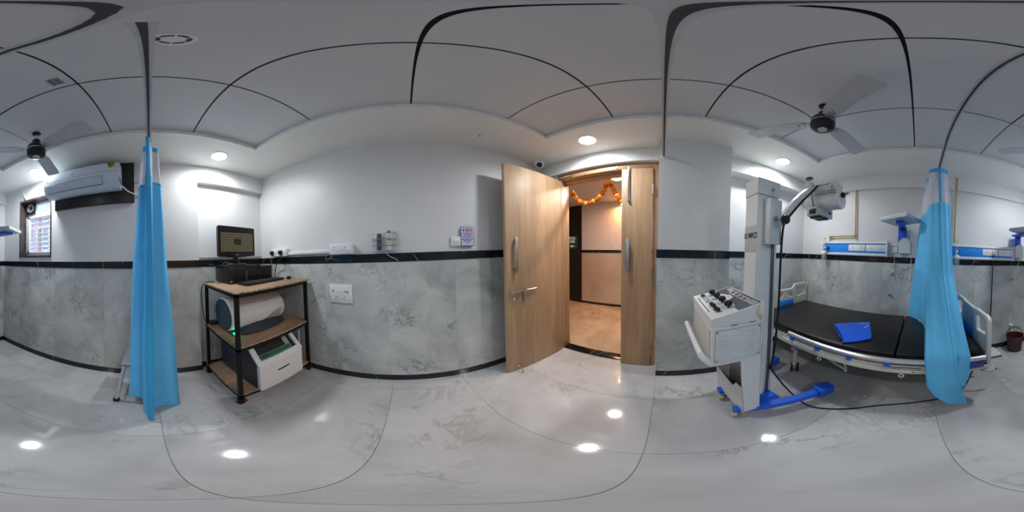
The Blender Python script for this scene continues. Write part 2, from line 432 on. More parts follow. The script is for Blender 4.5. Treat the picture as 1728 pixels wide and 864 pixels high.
# wall_front: behind the bed, with the ceiling beam
mb = MB().box((-1.75, CY-.15, 0), (1.78, CY-.008, 2.46)).box((-1.75, CY-.02, 2.145), (1.78, CY+.028, 2.46))
wall_c = mb.build('wall_front', PAINT); tag(wall_c, 'white wall behind the bed with shallow beam and blue service panels', 'wall', kind='structure')
dado('C', wall_c, [-1.54,-1.26,-.70,-.14,.42,.98,1.54,1.624]); band('C', wall_c, [-1.54,-.98,-.42,.14,.70,1.26,1.624])
bb = thing('baseboard_front', (0, CY, 0), 'black marble skirting behind the bed', 'baseboard', kind='structure')
band('C', bb, [-1.54,-.98,-.42,.14,.70,1.26,1.624], 0, .069, .006, 'skirting_tile')

# wall_right: pillar, recessed bay behind the x-ray unit, header over the door
mb = MB()
for lo, hi in (((PX+.008,-.573,0),(1.66,.035,BT1)), ((PX,-.573,BT1),(1.66,.035,2.46)), ((RX+.008,-2.05,0),(1.78,-.573,2.46)), ((1.472,-1.905,2.144),(1.70,-.573,2.46)),
               ((HX,.035,2.165),(1.66,1.32,2.46)), ((1.49,1.10,0),(1.66,1.32,2.17))):
    mb.box(lo, hi)
wall_b = mb.build('wall_right', PAINT); tag(wall_b, 'white wall with square pillar beside the wooden door', 'wall', kind='structure')
dado('P', wall_b, [-.573,-.27,.035]); band('P', wall_b, [-.573,-.14,.035])
for a, b in ((-1.905,-1.5), (-1.5,-.94), (-.94,-.573)):
    tile('dado_tile', (RX,a+.0007,.07), (RX+.008,b-.0007,BT0), DADO, wall_b, .0008); tile('border_tile', (RX-.004,a,BT0+.001), (RX+.008,b,BT1), BLACK, wall_b, .001)
for k, (a, b) in enumerate(((PX+.008, 1.49),)): tile('dado_tile', (a,.035,.07), (b,.043,BT0), DADO, wall_b, .0008); tile('border_tile', (a,.035,BT0+.001), (b,.045,BT1), BLACK, wall_b, .001)
tile('dado_tile', (PX+.008,-.581,.07), (RX,-.573,BT0), DADO, wall_b, .0008); tile('border_tile', (PX,-.583,BT0+.001), (RX,-.573,BT1), BLACK, wall_b, .001)
bb = thing('baseboard_right', (PX, -.3, 0), 'black marble skirting around the pillar', 'baseboard', kind='structure')
band('P', bb, [-.573,-.27,.035], 0, .069, .006, 'skirting_tile')
tile('skirting_tile', (RX-.006,-1.905,0), (RX+.008,-.573,.069), BLACK, bb); tile('skirting_tile', (PX+.008,-.587,0), (RX,-.573,.069), BLACK, bb)

# ceiling: plaster border, tray of sixteen panels
TX = [-1.058,-.515,.065,.635,1.010]; TY = [-1.366,-.835,-.245,.315,.853]
mb = MB()
mb.box((-1.80,-2.05,ZS), (TX[0],1.45,2.46)).box((TX[-1],-2.05,ZS), (1.70,1.45,2.46)).box((TX[0],-2.05,ZS), (TX[-1],TY[0],2.46)).box((TX[0],TY[-1],ZS), (TX[-1],1.45,2.46))
ceil = mb.build('ceiling', SOFFIT); tag(ceil, 'white plaster ceiling border around a grey panelled tray', 'ceiling', kind='structure')
box('tray_backing', (TX[0],TY[0],2.388), (TX[-1],TY[-1],2.46), GROOVE, ceil)
for i in range(4):
    for j in range(4):
        g = .0045
        o = tile('ceiling_panel', (TX[i]+g, TY[j]+g, ZT), (TX[i+1]-g, TY[j+1]-g, ZT+.012), PANEL, ceil, .001)
        if (i, j) == (0, 1): o.rotation_euler = (R(.9), R(.5), 0)          # the sagging panel over the window-side fan
mb = MB()
for x0, x1, y0, y1 in ((TX[0]-.004,TX[0]+.012,TY[0]-.004,TY[-1]+.004), (TX[-1]-.012,TX[-1]+.004,TY[0]-.004,TY[-1]+.004), (TX[0],TX[-1],TY[0]-.004,TY[0]+.012), (TX[0],TX[-1],TY[-1]-.012,TY[-1]+.004)):
    mb.box((x0,y0,ZS-.004), (x1,y1,ZT-.001), .004)
mb.build('tray_moulding', TRIMW, ceil)

# ================================================================ CORRIDOR
cf = box('corridor_floor', (1.655,-1.6,-.12), (3.50,3.2,-.001), CORF); tag(cf, 'brown veined marble corridor floor beyond the door', 'floor', kind='structure')
cw = box('corridor_wall', (3.37,-1.6,0), (3.50,3.2,2.46), CORP); tag(cw, 'corridor wall facing the door, beige marble below and pale paint above', 'wall', kind='structure')
for a, b in ((-1.6,-.85), (-.85,-.05), (-.05,.75), (.75,1.80)): tile('dado_tile', (3.36,a,.05), (3.372,b,1.20), CORW, cw, .001); tile('border_tile', (3.355,a,1.20), (3.372,b,1.265), BLACK, cw, .001); tile('skirting_tile', (3.352,a,0), (3.372,b,.05), BLACK, cw, .001)
box('dark_stone_cladding', (3.345,1.80,0), (3.372,3.2,2.33), mat('dark_stone', (.018,.014,.013), .2), cw)
cs = MB().box((1.66,-1.70,0), (3.5,-1.6,2.46)).box((1.66,3.2,0), (3.5,3.3,2.46)).box((1.66,-1.7,0), (1.70,.035,2.46)).box((1.66,1.10,0), (1.70,3.3,2.46)).box((1.66,.035,2.165), (1.70,1.10,2.46)).build('corridor_side_wall', CORP); tag(cs, 'side walls of the corridor outside the door', 'wall', kind='structure')
cc = box('corridor_ceiling', (1.66,-1.7,2.335), (3.5,3.3,2.46), mat('corridor_ceiling', (.62,.58,.56), .6)); tag(cc, 'flat corridor ceiling seen through the doorway', 'ceiling', kind='structure')

# ================================================================ DOOR
tr = thing('trim_1', (1.57,.57,0), 'oak veneer door frame with black marble threshold', 'door frame', kind='structure')
MB().box((1.49,1.055,0), (1.655,1.10,2.165), .003).build('jamb', FRAMEW, tr)
MB().box((1.49,.036,0), (1.655,.086,2.165), .003).build('jamb', FRAMEW, tr)
MB().box((1.487,.084,2.095), (1.656,1.057,2.166), .003).box((1.56,.086,2.075), (1.655,1.055,2.096), .002).build('head', FRAMEH, tr)
MB().box((1.53,.086,0), (1.645,1.055,.012), .002).build('threshold', BLACK, tr)

def leafM(P, Q): # local frame of the big leaf: along from free edge P to hinge Q
    d = (Q-P).normalized(); return d
F0, H0 = Vector((.778,1.109,0)), Vector((1.482,1.052,0)); LD = (H0-F0).normalized(); LN = Vector((LD.y,-LD.x,0))    # LN points to the room
if LN.y > 0: LN = -LN
def lp(u, z, n=0.0): return F0+LD*u+Vector((0,0,z))+LN*n
def lbox(mb, u0, u1, z0, z1, n0, n1, bev=0.0):
    M = Matrix((LD, -LN, Vector((0,0,1)))).transposed().to_4x4(); M.translation = F0
    return mb.box((u0, -n1, z0), (u1, -n0, z1), bev, 2, M)
dr = thing('door_1', lp(.35,0), 'wide oak veneer door leaf standing open, with tower bolt and steel pull', 'door', kind='structure')
lbox(MB(), 0, .706, .008, 2.085, -.036, 0, .002).build('leaf', DOORW, dr)
lbox(MB(), -.0015, .0005, .009, 2.084, -.034, -.002).build('edge_band', mat('edge_veneer', (.50,.36,.22), .4), dr)
lbox(lbox(lbox(MB(), .078, .108, 1.08, 1.385, .028, .036, .004), .084, .102, 1.10, 1.12, 0, .03), .084, .102, 1.345, 1.365, 0, .03).build('pull_handle', STEEL, dr)
b_ = MB().tube([lp(.03,.908,.016), lp(.325,.908,.016)], .0075, 12)
lbox(b_, .035, .05, .89, .926, 0, .022, .002); lbox(b_, .172, .20, .893, .924, 0, .022, .002); lbox(b_, .27, .285, .893, .924, 0, .018, .002)
bolt = b_.build('tower_bolt', CHROME, dr)
lbox(MB(), .17, .198, .80, .90, .006, .018, .003).build('hasp', STEEL, bolt)
MB().lathe([(.016,0),(.016,.006),(.011,.012),(.011,.02),(0,.02)], lp(.077,.834,0), LN).build('lock_cylinder', CHROME, dr)
b_ = lbox(MB(), .092, .112, .055, .09, 0, .012, .002); b_.tube([lp(.102,.07,.012), lp(.108,.045,.05), lp(.112,.02,.062)], .005, 8); b_.ball(lp(.112,.016,.063), .012, 1)
b_.build('door_stopper', CHROME, dr)
for z in (.25, 1.05, 1.85): MB().cyl(lp(.706,z-.05,-.002), lp(.706,z+.05,-.002), .004, seg=10).build('hinge', STEEL, dr)
b_ = lbox(MB(), .52, .70, 2.02, 2.075, 0, .0, 0) if False else MB()

d2 = thing('door_2', (1.49,.23,0), 'narrow oak veneer door leaf, closed, with flush steel pull', 'door', kind='structure')
LX = 1.474
MB().box((LX,.090,.008), (LX+.036,.375,2.088), .002).build('leaf', DOORW, d2)
MB().box((LX-.032,.293,1.08), (LX-.024,.333,1.372), .004).box((LX-.03,.305,1.10), (LX,.322,1.12)).box((LX-.03,.305,1.33), (LX,.322,1.35)).build('pull_handle', STEEL, d2)
b_ = MB().box((LX-.006,.296,1.73), (LX,.318,2.086), .002).cyl((LX-.012,.307,1.74), (LX-.012,.307,2.10), .006, seg=10).box((LX-.02,.298,1.73), (LX-.004,.316,1.745), .002)
b_.build('flush_bolt', CHROME, d2)
for z in (.25, 1.05, 1.85): MB().cyl((LX-.003,.0885,z-.05), (LX-.003,.0885,z+.05), .006, seg=10).build('hinge', STEEL, d2)
# lever door closer stay on the head of the frame
st = thing('door_stay', (1.47,1.0,2.10), 'slim steel door stay fixed under the door head', 'door stay')
MB().box((1.455,1.02,2.105), (1.492,1.07,2.117), .002).tube([(1.465,1.04,2.118),(1.47,.96,2.122),(1.475,.90,2.118)], .006, 8).build('arm', CHROME, st)
MB().cyl((1.478,.75,2.10), (1.492,.75,2.10), .01, seg=12).cyl((1.478,.43,2.122), (1.492,.43,2.122), .01, seg=12).build('keeper', STEEL, st)

# ================================================================ WINDOW and outside
wn = thing('window_1', (DX-.1,-1.325,WZ0), 'white framed window in dark stone lining with security grille', 'window', kind='structure')
LIN = stone('brown_stone', (.060,.045,.045), (.035,.026,.027), (.11,.085,.085), .3, (.2,.17,.16), .5, 6, .5)
mb = MB()
for lo, hi in (((DX-.2,WY0,WZ0),(DX+.006,WY0+.016,WZ1)), ((DX-.2,WY1-.016,WZ0),(DX+.006,WY1,WZ1)), ((DX-.2,WY0,WZ1-.03),(DX+.006,WY1,WZ1)), ((DX-.2,WY0,WZ0-.012),(DX+.012,WY1,WZ0+.012))): mb.box(lo, hi, .002)
mb.build('stone_lining', LIN, wn)
WX = -1.665; y0, y1, z0, z1 = WY0+.016, WY1-.016, WZ0+.012, WZ1-.03; ZTR = 1.915
mb = MB()
for lo, hi in (((WX-.02,y0,z0),(WX+.02,y0+.03,z1)), ((WX-.02,y1-.03,z0),(WX+.02,y1,z1)), ((WX-.02,y0,z1-.03),(WX+.02,y1,z1)), ((WX-.02,y0,z0),(WX+.02,y1,z0+.03)), ((WX-.02,y0,ZTR-.02),(WX+.02,y1,ZTR+.02)), ((WX-.02,y0+.165,ZTR),(WX+.02,y0+.185,z1))): mb.box(lo, hi, .003)
mb.build('frame', WHITEP, wn)
mb = MB()
for lo, hi in (((WX-.012,y0+.03,z0+.03),(WX+.028,y0+.07,ZTR-.02)), ((WX-.012,y0+.03,ZTR-.05),(WX+.028,y1-.03,ZTR-.02)), ((WX-.012,y0+.03,z0+.03),(WX+.028,y1-.03,z0+.055))): mb.box(lo, hi, .003)
mb.build('sash', WHITEP, wn)
box('pane', (WX-.003,y0+.07,z0+.05), (WX+.001,y1-.03,ZTR-.05), GLASS, wn)
mfr = bpy.data.materials.new('frosted_glass'); mfr.use_nodes = True; nt = mfr.node_tree
t = nt.nodes.new('ShaderNodeBsdfTranslucent'); g = nt.nodes.new('ShaderNodeNewGeometry'); nt.links.new(ramp(nt, noise(nt, g.outputs['Position'], 40), [(.3,(.9,.92,.94)),(.7,(.97,.98,1))]), t.inputs['Color'])
nt.links.new(t.outputs[0], nt.nodes['Material Output'].inputs['Surface'])
frost = box('frosted_pane', (WX-.003,y0+.185,ZTR+.02), (WX+.003,y1-.03,z1-.03), mfr, wn)
GX = -1.722
for k in range(8): MB().cyl((GX,WY0,z0+.05+k*.066), (GX,WY1,z0+.05+k*.066), .0075, seg=8).build('grille_bar', WHITEM, wn)
for k in range(4): MB().cyl((GX-.006,y0+.12+k*.105,z0), (GX-.006,y0+.12+k*.105,ZTR), .0075, seg=8).build('grille_bar', WHITEM, wn)
ef = thing('exhaust_fan', (WX,y0+.1,ZTR+.02), 'small black exhaust fan set in the window transom', 'exhaust fan')
fc = Vector((WX+.03, y0+.098, ZTR+.10))
hole = [(math.cos(2*math.pi*k/24)*.062, math.sin(2*math.pi*k/24)*.062) for k in range(24)]
plate('housing', [(-.068,-.08),(.068,-.08),(.068,.08),(-.068,.08)], [hole], .03, fc, (0,1,0), (0,0,1), BLACKP, ef, .003)
MB().torus(fc+Vector((.012,0,0)), (1,0,0), .055, .008).build('ring', mat('fan_ring', (.45,.38,.38), .4), ef)
mb = MB().cyl(fc+Vector((-.015,0,0)), fc+Vector((.012,0,0)), .02)
for k in range(5):
    a = 2*math.pi*k/5; u = Vector((0, math.cos(a), math.sin(a))); s_ = Vector((0,-math.sin(a),math.cos(a)))
    mb.prism([fc+u*.015+s_*.008, fc+u*.05+s_*.02, fc+u*.05-s_*.012+Vector((-.012,0,0)), fc+u*.015-s_*.008+Vector((-.006,0,0))], (.002,0,0))
mb.build('blades', DKGREY, ef)

bl = thing('apartment_building', (-7.5,-6,-3), 'pinkish apartment block with louvred windows outside the window', 'building')
PINK = mat('facade_pink', (.50,.32,.36), .8); LILAC = mat('facade_lilac', (.42,.32,.50), .8); BWIN = mat('shutter_blue', (.22,.24,.42), .4)
box('facade', (-8.6,-12,-3), (-7.5,-2,7.5), mat('facade_white', (.58,.46,.56), .8), bl)
for k in range(6): box('pilaster', (-7.5,-11.4+k*1.7,-3), (-7.2,-11.0+k*1.7,7.5), PINK if k % 2 else LILAC, bl)
for f_ in range(5):
    box('floor_slab', (-7.5,-12,-1.9+f_*1.7), (-7.1,-2,-1.78+f_*1.7), PINK, bl)
    for k in range(5):
        wy = -10.9+k*1.7
        wdw = box('window', (-7.5,wy,-1.6+f_*1.7), (-7.44,wy+1.1,-.35+f_*1.7), BWIN, bl)
        mb = MB()
        for q in range(5): mb.box((-7.44,wy-.02,-1.5+f_*1.7+q*.26), (-7.38,wy+1.12,-1.43+f_*1.7+q*.26))
        mb.box((-7.44,wy+.5,-1.6+f_*1.7), (-7.38,wy+.58,-.35+f_*1.7)); mb.build('louvre', WHITEM, wdw)
gr = box('ground', (-9,-13,-3.2), (-1.9,2,-3), mat('yard_concrete', (.35,.34,.34), .9)); tag(gr, 'concrete yard below the window outside', 'ground', kind='structure')

# ================================================================ LIGHTS
EM = bpy.data.materials.new('led_diffuser'); EM.use_nodes = True; nt = EM.node_tree; nt.nodes.clear()
e = nt.nodes.new('ShaderNodeEmission'); e.inputs[0].default_value = (.93,.965,1,1); e.inputs[1].default_value = LAMP_L
o_ = nt.nodes.new('ShaderNodeOutputMaterial'); nt.links.new(e.outputs[0], o_.inputs[0])
def downlight(x, y, label, z=ZS, m=EM, r=.066, beam=True):
    t_ = thing('downlight', (x,y,z), label, 'ceiling light', 'round LED downlights')
    MB().lathe([(r+.010,0),(r+.010,-.004),(r+.004,-.007),(r,-.004),(r,0)], (x,y,z)).build('bezel', WHITEP, t_)
    MB().lathe([(0,-.0045),(r,-.0045),(r,-.003),(0,-.003)], (x,y,z)).build('diffuser', m, t_)
    if beam:
        ld = bpy.data.lights.new('beam', 'AREA'); ld.shape = 'DISK'; ld.size = 2*r-.01; ld.energy = LAMP_W; ld.color = (.93,.965,1); ld.spread = R(160)
        lo = bpy.data.objects.new('beam', ld); COL.objects.link(lo); lo.parent = t_; lo.location = (0,0,-.008)
downlight(-1.293,.618, 'lit round downlight in the ceiling above the computer trolley')
downlight(1.20,.588, 'lit round downlight in the ceiling in front of the door')
downlight(1.262,-1.108, 'lit round downlight in the ceiling above the bed head')
downlight(-1.312,-1.122, 'lit round downlight in the ceiling next to the window')
EW = bpy.data.materials.new('warm_diffuser'); EW.use_nodes = True; nt = EW.node_tree; nt.nodes.clear()
e = nt.nodes.new('ShaderNodeEmission'); e.inputs[0].default_value = (1,.86,.76,1); e.inputs[1].default_value = 225
o_ = nt.nodes.new('ShaderNodeOutputMaterial'); nt.links.new(e.outputs[0], o_.inputs[0])
downlight(2.19,.63, 'lit round downlight in the corridor ceiling beyond the garland', 2.335, EW, .066, False)
EO = bpy.data.materials.new('amber_lamp'); EO.use_nodes = True; nt = EO.node_tree; nt.nodes.clear()
e = nt.nodes.new('ShaderNodeEmission'); e.inputs[0].default_value = (1,.42,.12,1); e.inputs[1].default_value = 420
o_ = nt.nodes.new('ShaderNodeOutputMaterial'); nt.links.new(e.outputs[0], o_.inputs[0])
al = thing('wall_spotlight', (3.30,.80,2.24), 'amber spotlight high on the corridor wall', 'lamp')
MB().cyl((3.372,.80,2.29), (3.32,.80,2.29), .03).tube([(3.33,.80,2.29),(3.29,.80,2.29)], .01).build('bracket', WHITEM, al)
MB().lathe([(.02,.07),(.045,.07),(.05,0),(.044,0),(.04,.06),(0,.06)], (3.28,.80,2.235)).build('shade', WHITEM, al)
MB().lathe([(0,0),(.040,0),(.040,.004),(0,.004)], (3.28,.80,2.245)).build('bulb', EO, al)

# ================================================================ SMALL CEILING THINGS
vt = thing('ceiling_vent', (-.228,.062,ZT), 'round white slotted vent in the ceiling tray beside the curtain rail', 'vent')
c_ = Vector((-.228,.056,ZT)); q_ = []
MB().lathe([(.042,0),(.042,-.003),(.036,-.007),(.032,-.006),(.032,0)], c_).build('rim', WHITEP, vt)
MB().lathe([(.033,-.001),(.033,-.002),(0,-.002)], c_).build('recess', mat('vent_recess', (.13,.13,.14), .7), vt)
mb = MB().lathe([(.022,-.001),(.022,-.006),(0,-.007)], c_)
for k in range(6):
    a = 2*math.pi*k/6; M = Matrix.Translation(c_) @ Matrix.Rotation(a, 4, 'Z'); mb.box((.018,-.002,-.006), (.036,.002,-.001), 0, 2, M)
mb.build('grille', WHITEP, vt)
jb = thing('ceiling_junction_box', (-.458,-.309,ZT), 'small grey junction plate set in a ceiling panel near the fan', 'junction box')
MB().box((-.485,-.335,ZT-.004), (-.432,-.283,ZT+.001), .001).build('plate', GREYP, jb)
mb = MB()
for k in range(5): mb.cyl((-.476+k*.009,-.309+(.012 if k % 2 else -.012),ZT-.0055), (-.476+k*.009,-.309+(.012 if k % 2 else -.012),ZT-.003), .004, seg=8)
mb.build('knockouts', GROOVE, jb)
hk = MB().cyl((.563,1.095,ZS), (.563,1.095,ZS-.012), .006, seg=10).box((.555,1.091,ZS-.004), (.571,1.099,ZS), .001).tube([(.563,1.095,ZS-.01),(.568,1.095,ZS-.022),(.56,1.095,ZS-.026)], .002, 6).build('ceiling_hook', GREYP); tag(hk, 'tiny dark hook screwed into the ceiling border above the notice', 'hook')
cv = thing('dome_camera', (1.30,1.20,ZS), 'white dome security camera under the ceiling corner above the open door', 'security camera')
MB().lathe([(.058,0),(.058,-.02),(.05,-.03),(.045,-.03)], (1.31,1.205,ZS)).build('base', WHITEP, cv)
MB().ball((1.305,1.20,ZS-.045), .046, 3).build('housing', WHITEP, cv)
n_ = (Vector((0,0,1.5))-Vector((1.305,1.20,ZS-.045))).normalized()
MB().lathe([(.033,.024),(.031,.040),(.018,.046),(0,.047)], Vector((1.305,1.20,ZS-.045)), n_).build('lens_window', BLACKP, cv)

# ================================================================ CEILING FANS
FANB = mat('fan_blade', (.50,.51,.53), .35, .1)
def fan(x, y, angs, label):
    f_ = thing('ceiling_fan', (x,y,ZT), label, 'ceiling fan', 'three-blade ceiling fans')
    MB().lathe([(.032,0),(.030,-.010),(.016,-.016),(.009,-.016)], (x,y,ZT)).build('canopy', BLACKP, f_)
    MB().cyl((x,y,ZT), (x,y,2.26), .009, seg=12).build('rod', CHROME, f_)
    MB().lathe([(.014,2.295-2.1),(.028,2.285-2.1),(.032,2.255-2.1),(.022,2.235-2.1),(.04,2.225-2.1),(.059,2.215-2.1),(.066,2.195-2.1),(.067,2.135-2.1),(.062,2.115-2.1),(.042,2.103-2.1),(0,2.10-2.1)], (x,y,2.1)).build('motor', BLACKP, f_)
    MB().lathe([(.067,2.172-2.1),(.0682,2.168-2.1),(.067,2.164-2.1)], (x,y,2.1)).build('trim_ring', CHROME, f_)
    MB().lathe([(0,-.001),(.026,-.001),(.026,.004),(0,.004)], (x,y,2.10)).build('cap', CHROME, f_)
    for a in angs:
        M = Matrix.Translation((x,y,2.165)) @ Matrix.Rotation(R(a), 4, 'Z') @ Matrix.Rotation(R(-9), 4, 'X')
        P = [(.085,-.034),(.14,-.050),(.25,-.052),(.40,-.058),(.425,-.052),(.432,.045),(.415,.056),(.25,.05),(.14,.045),(.085,.032)]
        mb = MB(); mb.prism([M @ Vector((u, v, 0)) for u, v in P], M.to_3x3() @ Vector((0,0,.004))); b = mb.build('blade', FANB, f_)
        mb = MB(); mb.box((.05,-.02,-.003), (.12,.02,.0), .001, 2, M)
        for u, v in ((.10,-.012),(.10,.012),(.13,0)): mb.cyl(M @ Vector((u,v,-.006)), M @ Vector((u,v,0)), .004, seg=8)
        mb.build('bracket', STEEL, b)
fan(.500,-.696, (24,144,264), 'ceiling fan with black motor hanging over the bed')
fan(-.838,-.714, (77,197,317), 'ceiling fan with black motor hanging near the air conditioner')

# ================================================================ AIR CONDITIONER
bd = box('backing_board', (DX,-1.0,1.857), (DX+.03,-.138,ZS), mat('dark_laminate', (.012,.012,.014), .25), None, .002); tag(bd, 'black backing board on the wall behind the air conditioner', 'board')
ac = thing('air_conditioner', (DX+.1,-.64,1.97), 'white wall split air conditioner with yellow energy label on black board', 'air conditioner')
prof = [(.03,1.985),(.03,2.262),(.10,2.268),(.165,2.258),(.200,2.235),(.212,2.19),(.214,2.11),(.206,2.06),(.185,2.015),(.150,1.985),(.09,1.972)]
def acy(x, z, y): return (DX+x, y, z)
mb = MB(); mb.prism([acy(a, b, -1.012) for a, b in prof], (0,.745,0)); ACW = mat('air_conditioner_white', (.66,.745,.84), .3, var=.02); mb.build('body', ACW, ac)
pr2 = [(.028+(a-.03)*.985, 2.12+(b-2.12)*.985) for a, b in prof]
mb = MB(); mb.prism([acy(a, b, -.266) for a, b in pr2], (0,.012,0)); mb.prism([acy(a, b, -1.027) for a, b in pr2], (0,.014,0)); mb.build('end_cap', ACW, ac)
mb = MB(); mb.prism([acy(a, b, -.98) for a, b in ((.2165,2.085),(.2085,2.035),(.190,1.998),(.186,2.000),(.205,2.036),(.213,2.085))], (0,.58,0)); mb.build('flap', mat('flap_white', (.60,.68,.78), .3), ac)
MB().tube([acy(.191,1.999,-.98), acy(.191,1.999,-.40)], .003, 6).tube([acy(.2165,2.086,-.98), acy(.2165,2.086,-.40)], .0012, 6).tube([acy(.2165,2.086,-.40), acy(.21,2.04,-.40), acy(.192,2.0,-.40)], .0015, 6).build('flap_gap', DKGREY, ac)
box('panel_seam', (DX+.2125,-1.01,2.128), (DX+.2145,-.27,2.131), GREYP, ac)
mb = MB()
for k in range(7): mb.box((DX+.06+k*.018,-.2545,2.02), (DX+.068+k*.018,-.2525,2.10))
mb.build('side_louvre', GREYP, ac)
stk = MB().prism([acy(.2145,2.165,-.345), acy(.2145,2.165,-.287), acy(.2125,2.222,-.287), acy(.2125,2.222,-.345)], (.0012,0,0)).build('energy_label', STICKY, ac)
mb = MB()
import itertools
pts = [(math.cos(R(a)), math.sin(R(a))) for a in range(0, 181, 15)]
mb.prism([acy(.2145,2.205+q*.022,-.316+p*.033) for p, q in pts], (.0015,0,0)); mb.build('star_arc', INK, stk)
mb = MB().prism([acy(.2165,2.209+q*.010,-.314+p*.017) for p, q in pts], (.0012,0,0)); mb.build('arc_face', mat('arc_tan', (.45,.42,.25), .5), stk)
mb = MB()
for z, a, b in ((2.196,-.338,-.294), (2.187,-.336,-.300), (2.180,-.338,-.305), (2.1705,-.320,-.312)): mb.prism([acy(.2158,z-.0022,a), acy(.2158,z-.0022,b), acy(.2156,z+.0022,b), acy(.2156,z+.0022,a)], (.001,0,0))
mb.build('label_print', INK, stk)
mb = MB().box((DX+.2145,-.70,2.158), (DX+.216,-.672,2.161)).box((DX+.2145,-.70,2.163), (DX+.216,-.675,2.1645)).build('badge', GREYP, ac)
mb = MB().box((DX+.213,-.995,2.148), (DX+.2155,-.965,2.151)).box((DX+.213,-.994,2.144), (DX+.2155,-.985,2.155)).box((DX+.213,-.972,2.146), (DX+.2155,-.962,2.156)).build('badge', GREYP, ac)
MB().tube([(DX+.06,-.25,2.03),(DX+.05,-.215,1.985),(DX+.04,-.17,1.95),(DX+.02,-.10,1.935),(DX+.004,-.06,1.935)], .007, 8, smooth=2).build('drain_hose', WHITEP, ac)
pw = MB().tube([(DX+.01,-1.53,2.28),(DX+.02,-1.50,2.20),(DX+.015,-1.475,2.14),(DX+.006,-1.46,2.115)], .006, 8, smooth=2).build('white_cable', WHITEP); tag(pw, 'short white cable running down the wall into the window head', 'cable')

# ================================================================ CURTAIN RAILS
ZR = 2.116
def rail(name, pts, label, ends):
    r_ = thing(name, Vector(pts[0]), label, 'curtain rail', 'grey ceiling curtain rails')
    MB().sweep(pts, .026, .018, 0).build('track', RAILG, r_)
    MB().sweep(pts, .009, .002, -.0015).build('slot', mat('slot_dark', (.06,.06,.07), .5), r_)
    for e_, d in ends: MB().cyl(Vector(e_)+Vector((0,0,.009)), Vector(e_)+Vector(d)*.014+Vector((0,0,.009)), .022, seg=14).build('end_bracket', WHITEP, r_)
    return r_
rail('curtain_rail', [(-1.54,.007,ZR),(-.085,.007,ZR)], 'straight grey curtain rail reaching from the recess wall to mid-room', [((-1.54,.007,ZR), (1,0,0))])
arc = [(1.312,-.003,ZR),(.10,.005,ZR)]+[(.02-.165*math.sin(R(a)), -.16+.165*math.cos(R(a)), ZR) for a in range(0, 91, 10)]+[(-.145,-.5,ZR),(-.140,-.85,ZR),(-.150,-1.325,ZR),(-.152,-1.876,ZR)]
rail('curtain_rail', arc, 'bent grey curtain rail from the pillar round to the bed wall', [((1.312,-.003,ZR), (-1,0,0)), ((-.152,-1.876,ZR), (0,1,0))])

# ================================================================ CURTAINS
def cat(P, t):
    n = len(P)-1; i = min(int(t*n), n-1); f = t*n-i
    p0, p1, p2, p3 = P[max(i-1, 0)], P[i], P[i+1], P[min(i+2, n)]
    return 0.5*((2*p1)+(p2-p0)*f+(2*p0-5*p1+4*p2-p3)*f*f+(3*p1-p0-3*p2+p3)*f**3)
def curtain(name, label, levels, zbot, znet, hem, nu=120, nz=46, ztop=ZR-.012):
    """levels: [(z, [plan points])] top to bottom; every level has the same number of key points along the cloth.
    zbot(t): hem height along the cloth; znet(t): lower edge of the net; hem: (t0,t1) solid selvedge strip"""
    t_ = thing(name, Vector((levels[0][1][0][0], levels[0][1][0][1], 0)), label, 'curtain', 'blue cubicle curtains with net tops')
    L = [(z, [Vector((x, y)) for x, y in pts]) for z, pts in levels]
    def plan(t, z):
        for (za, A), (zb, B) in zip(L, L[1:]):
            if z >= zb or B is L[-1][1]:
                f = max(0, min(1, (za-z)/(za-zb))); return cat(A, t).lerp(cat(B, t), f)
    def pos(t, k, n, z0, z1, off=0):
        z = z0+(z1-z0)*k/n; p = plan(t, z)
        rip = .0028*math.sin(t*70+z*1.5)*min(1, (ztop-z)*2+.3)
        q = plan(min(1, t+.004), z)-plan(max(0, t-.004), z)
        nn = Vector((-q.y, q.x)); nn = nn.normalized() if nn.length > 1e-6 else Vector((1,0))
        p = p+nn*(rip+off)
        return Vector((p.x, p.y, z))
    def sheet(part, m, t0, t1, za, zb, n, off=0, parent=t_, k=None):
        cnt = k or max(6, int(nu*(t1-t0)))
        rows = [[pos(t0+(t1-t0)*i/cnt, kk, n, za(t0+(t1-t0)*i/cnt), zb(t0+(t1-t0)*i/cnt), off) for i in range(cnt+1)] for kk in range(n+1)]
        o = MB().grid(rows).build(part, m, parent)
        for p in o.data.polygons: p.use_smooth = True
        return o
    top = lambda t: ztop; hb = lambda t: ztop-.045
    cl = sheet('cloth', CURT, 0, 1, znet, zbot, nz)
    sheet('bottom_hem', HEM, 0, 1, lambda t: zbot(t)+.006, zbot, 2, .003, cl)
    sheet('net_top', NET, 0, hem[0], hb, znet, 16); sheet('net_top', NET, hem[1], 1, hb, znet, 16)
    sheet('header_tape', HEM, 0, 1, top, hb, 2)
    sheet('net_seam', HEM, 0, 1, lambda t: znet(t)+.008, lambda t: znet(t)-.008, 2, .0025)
    sheet('selvedge', HEM, hem[0], hem[1], top, lambda t: zbot(t)+.002, 60, .002, k=6)
    mb = MB()
    for i in range(9):
        p = plan(i/8, ztop); mb.tube([(p.x,p.y,ztop-.004),(p.x+.004,p.y,ztop+.006),(p.x,p.y,ZR+.001)], .0016, 6)
    mb.build('hooks', CHROME, t_)
    return t_
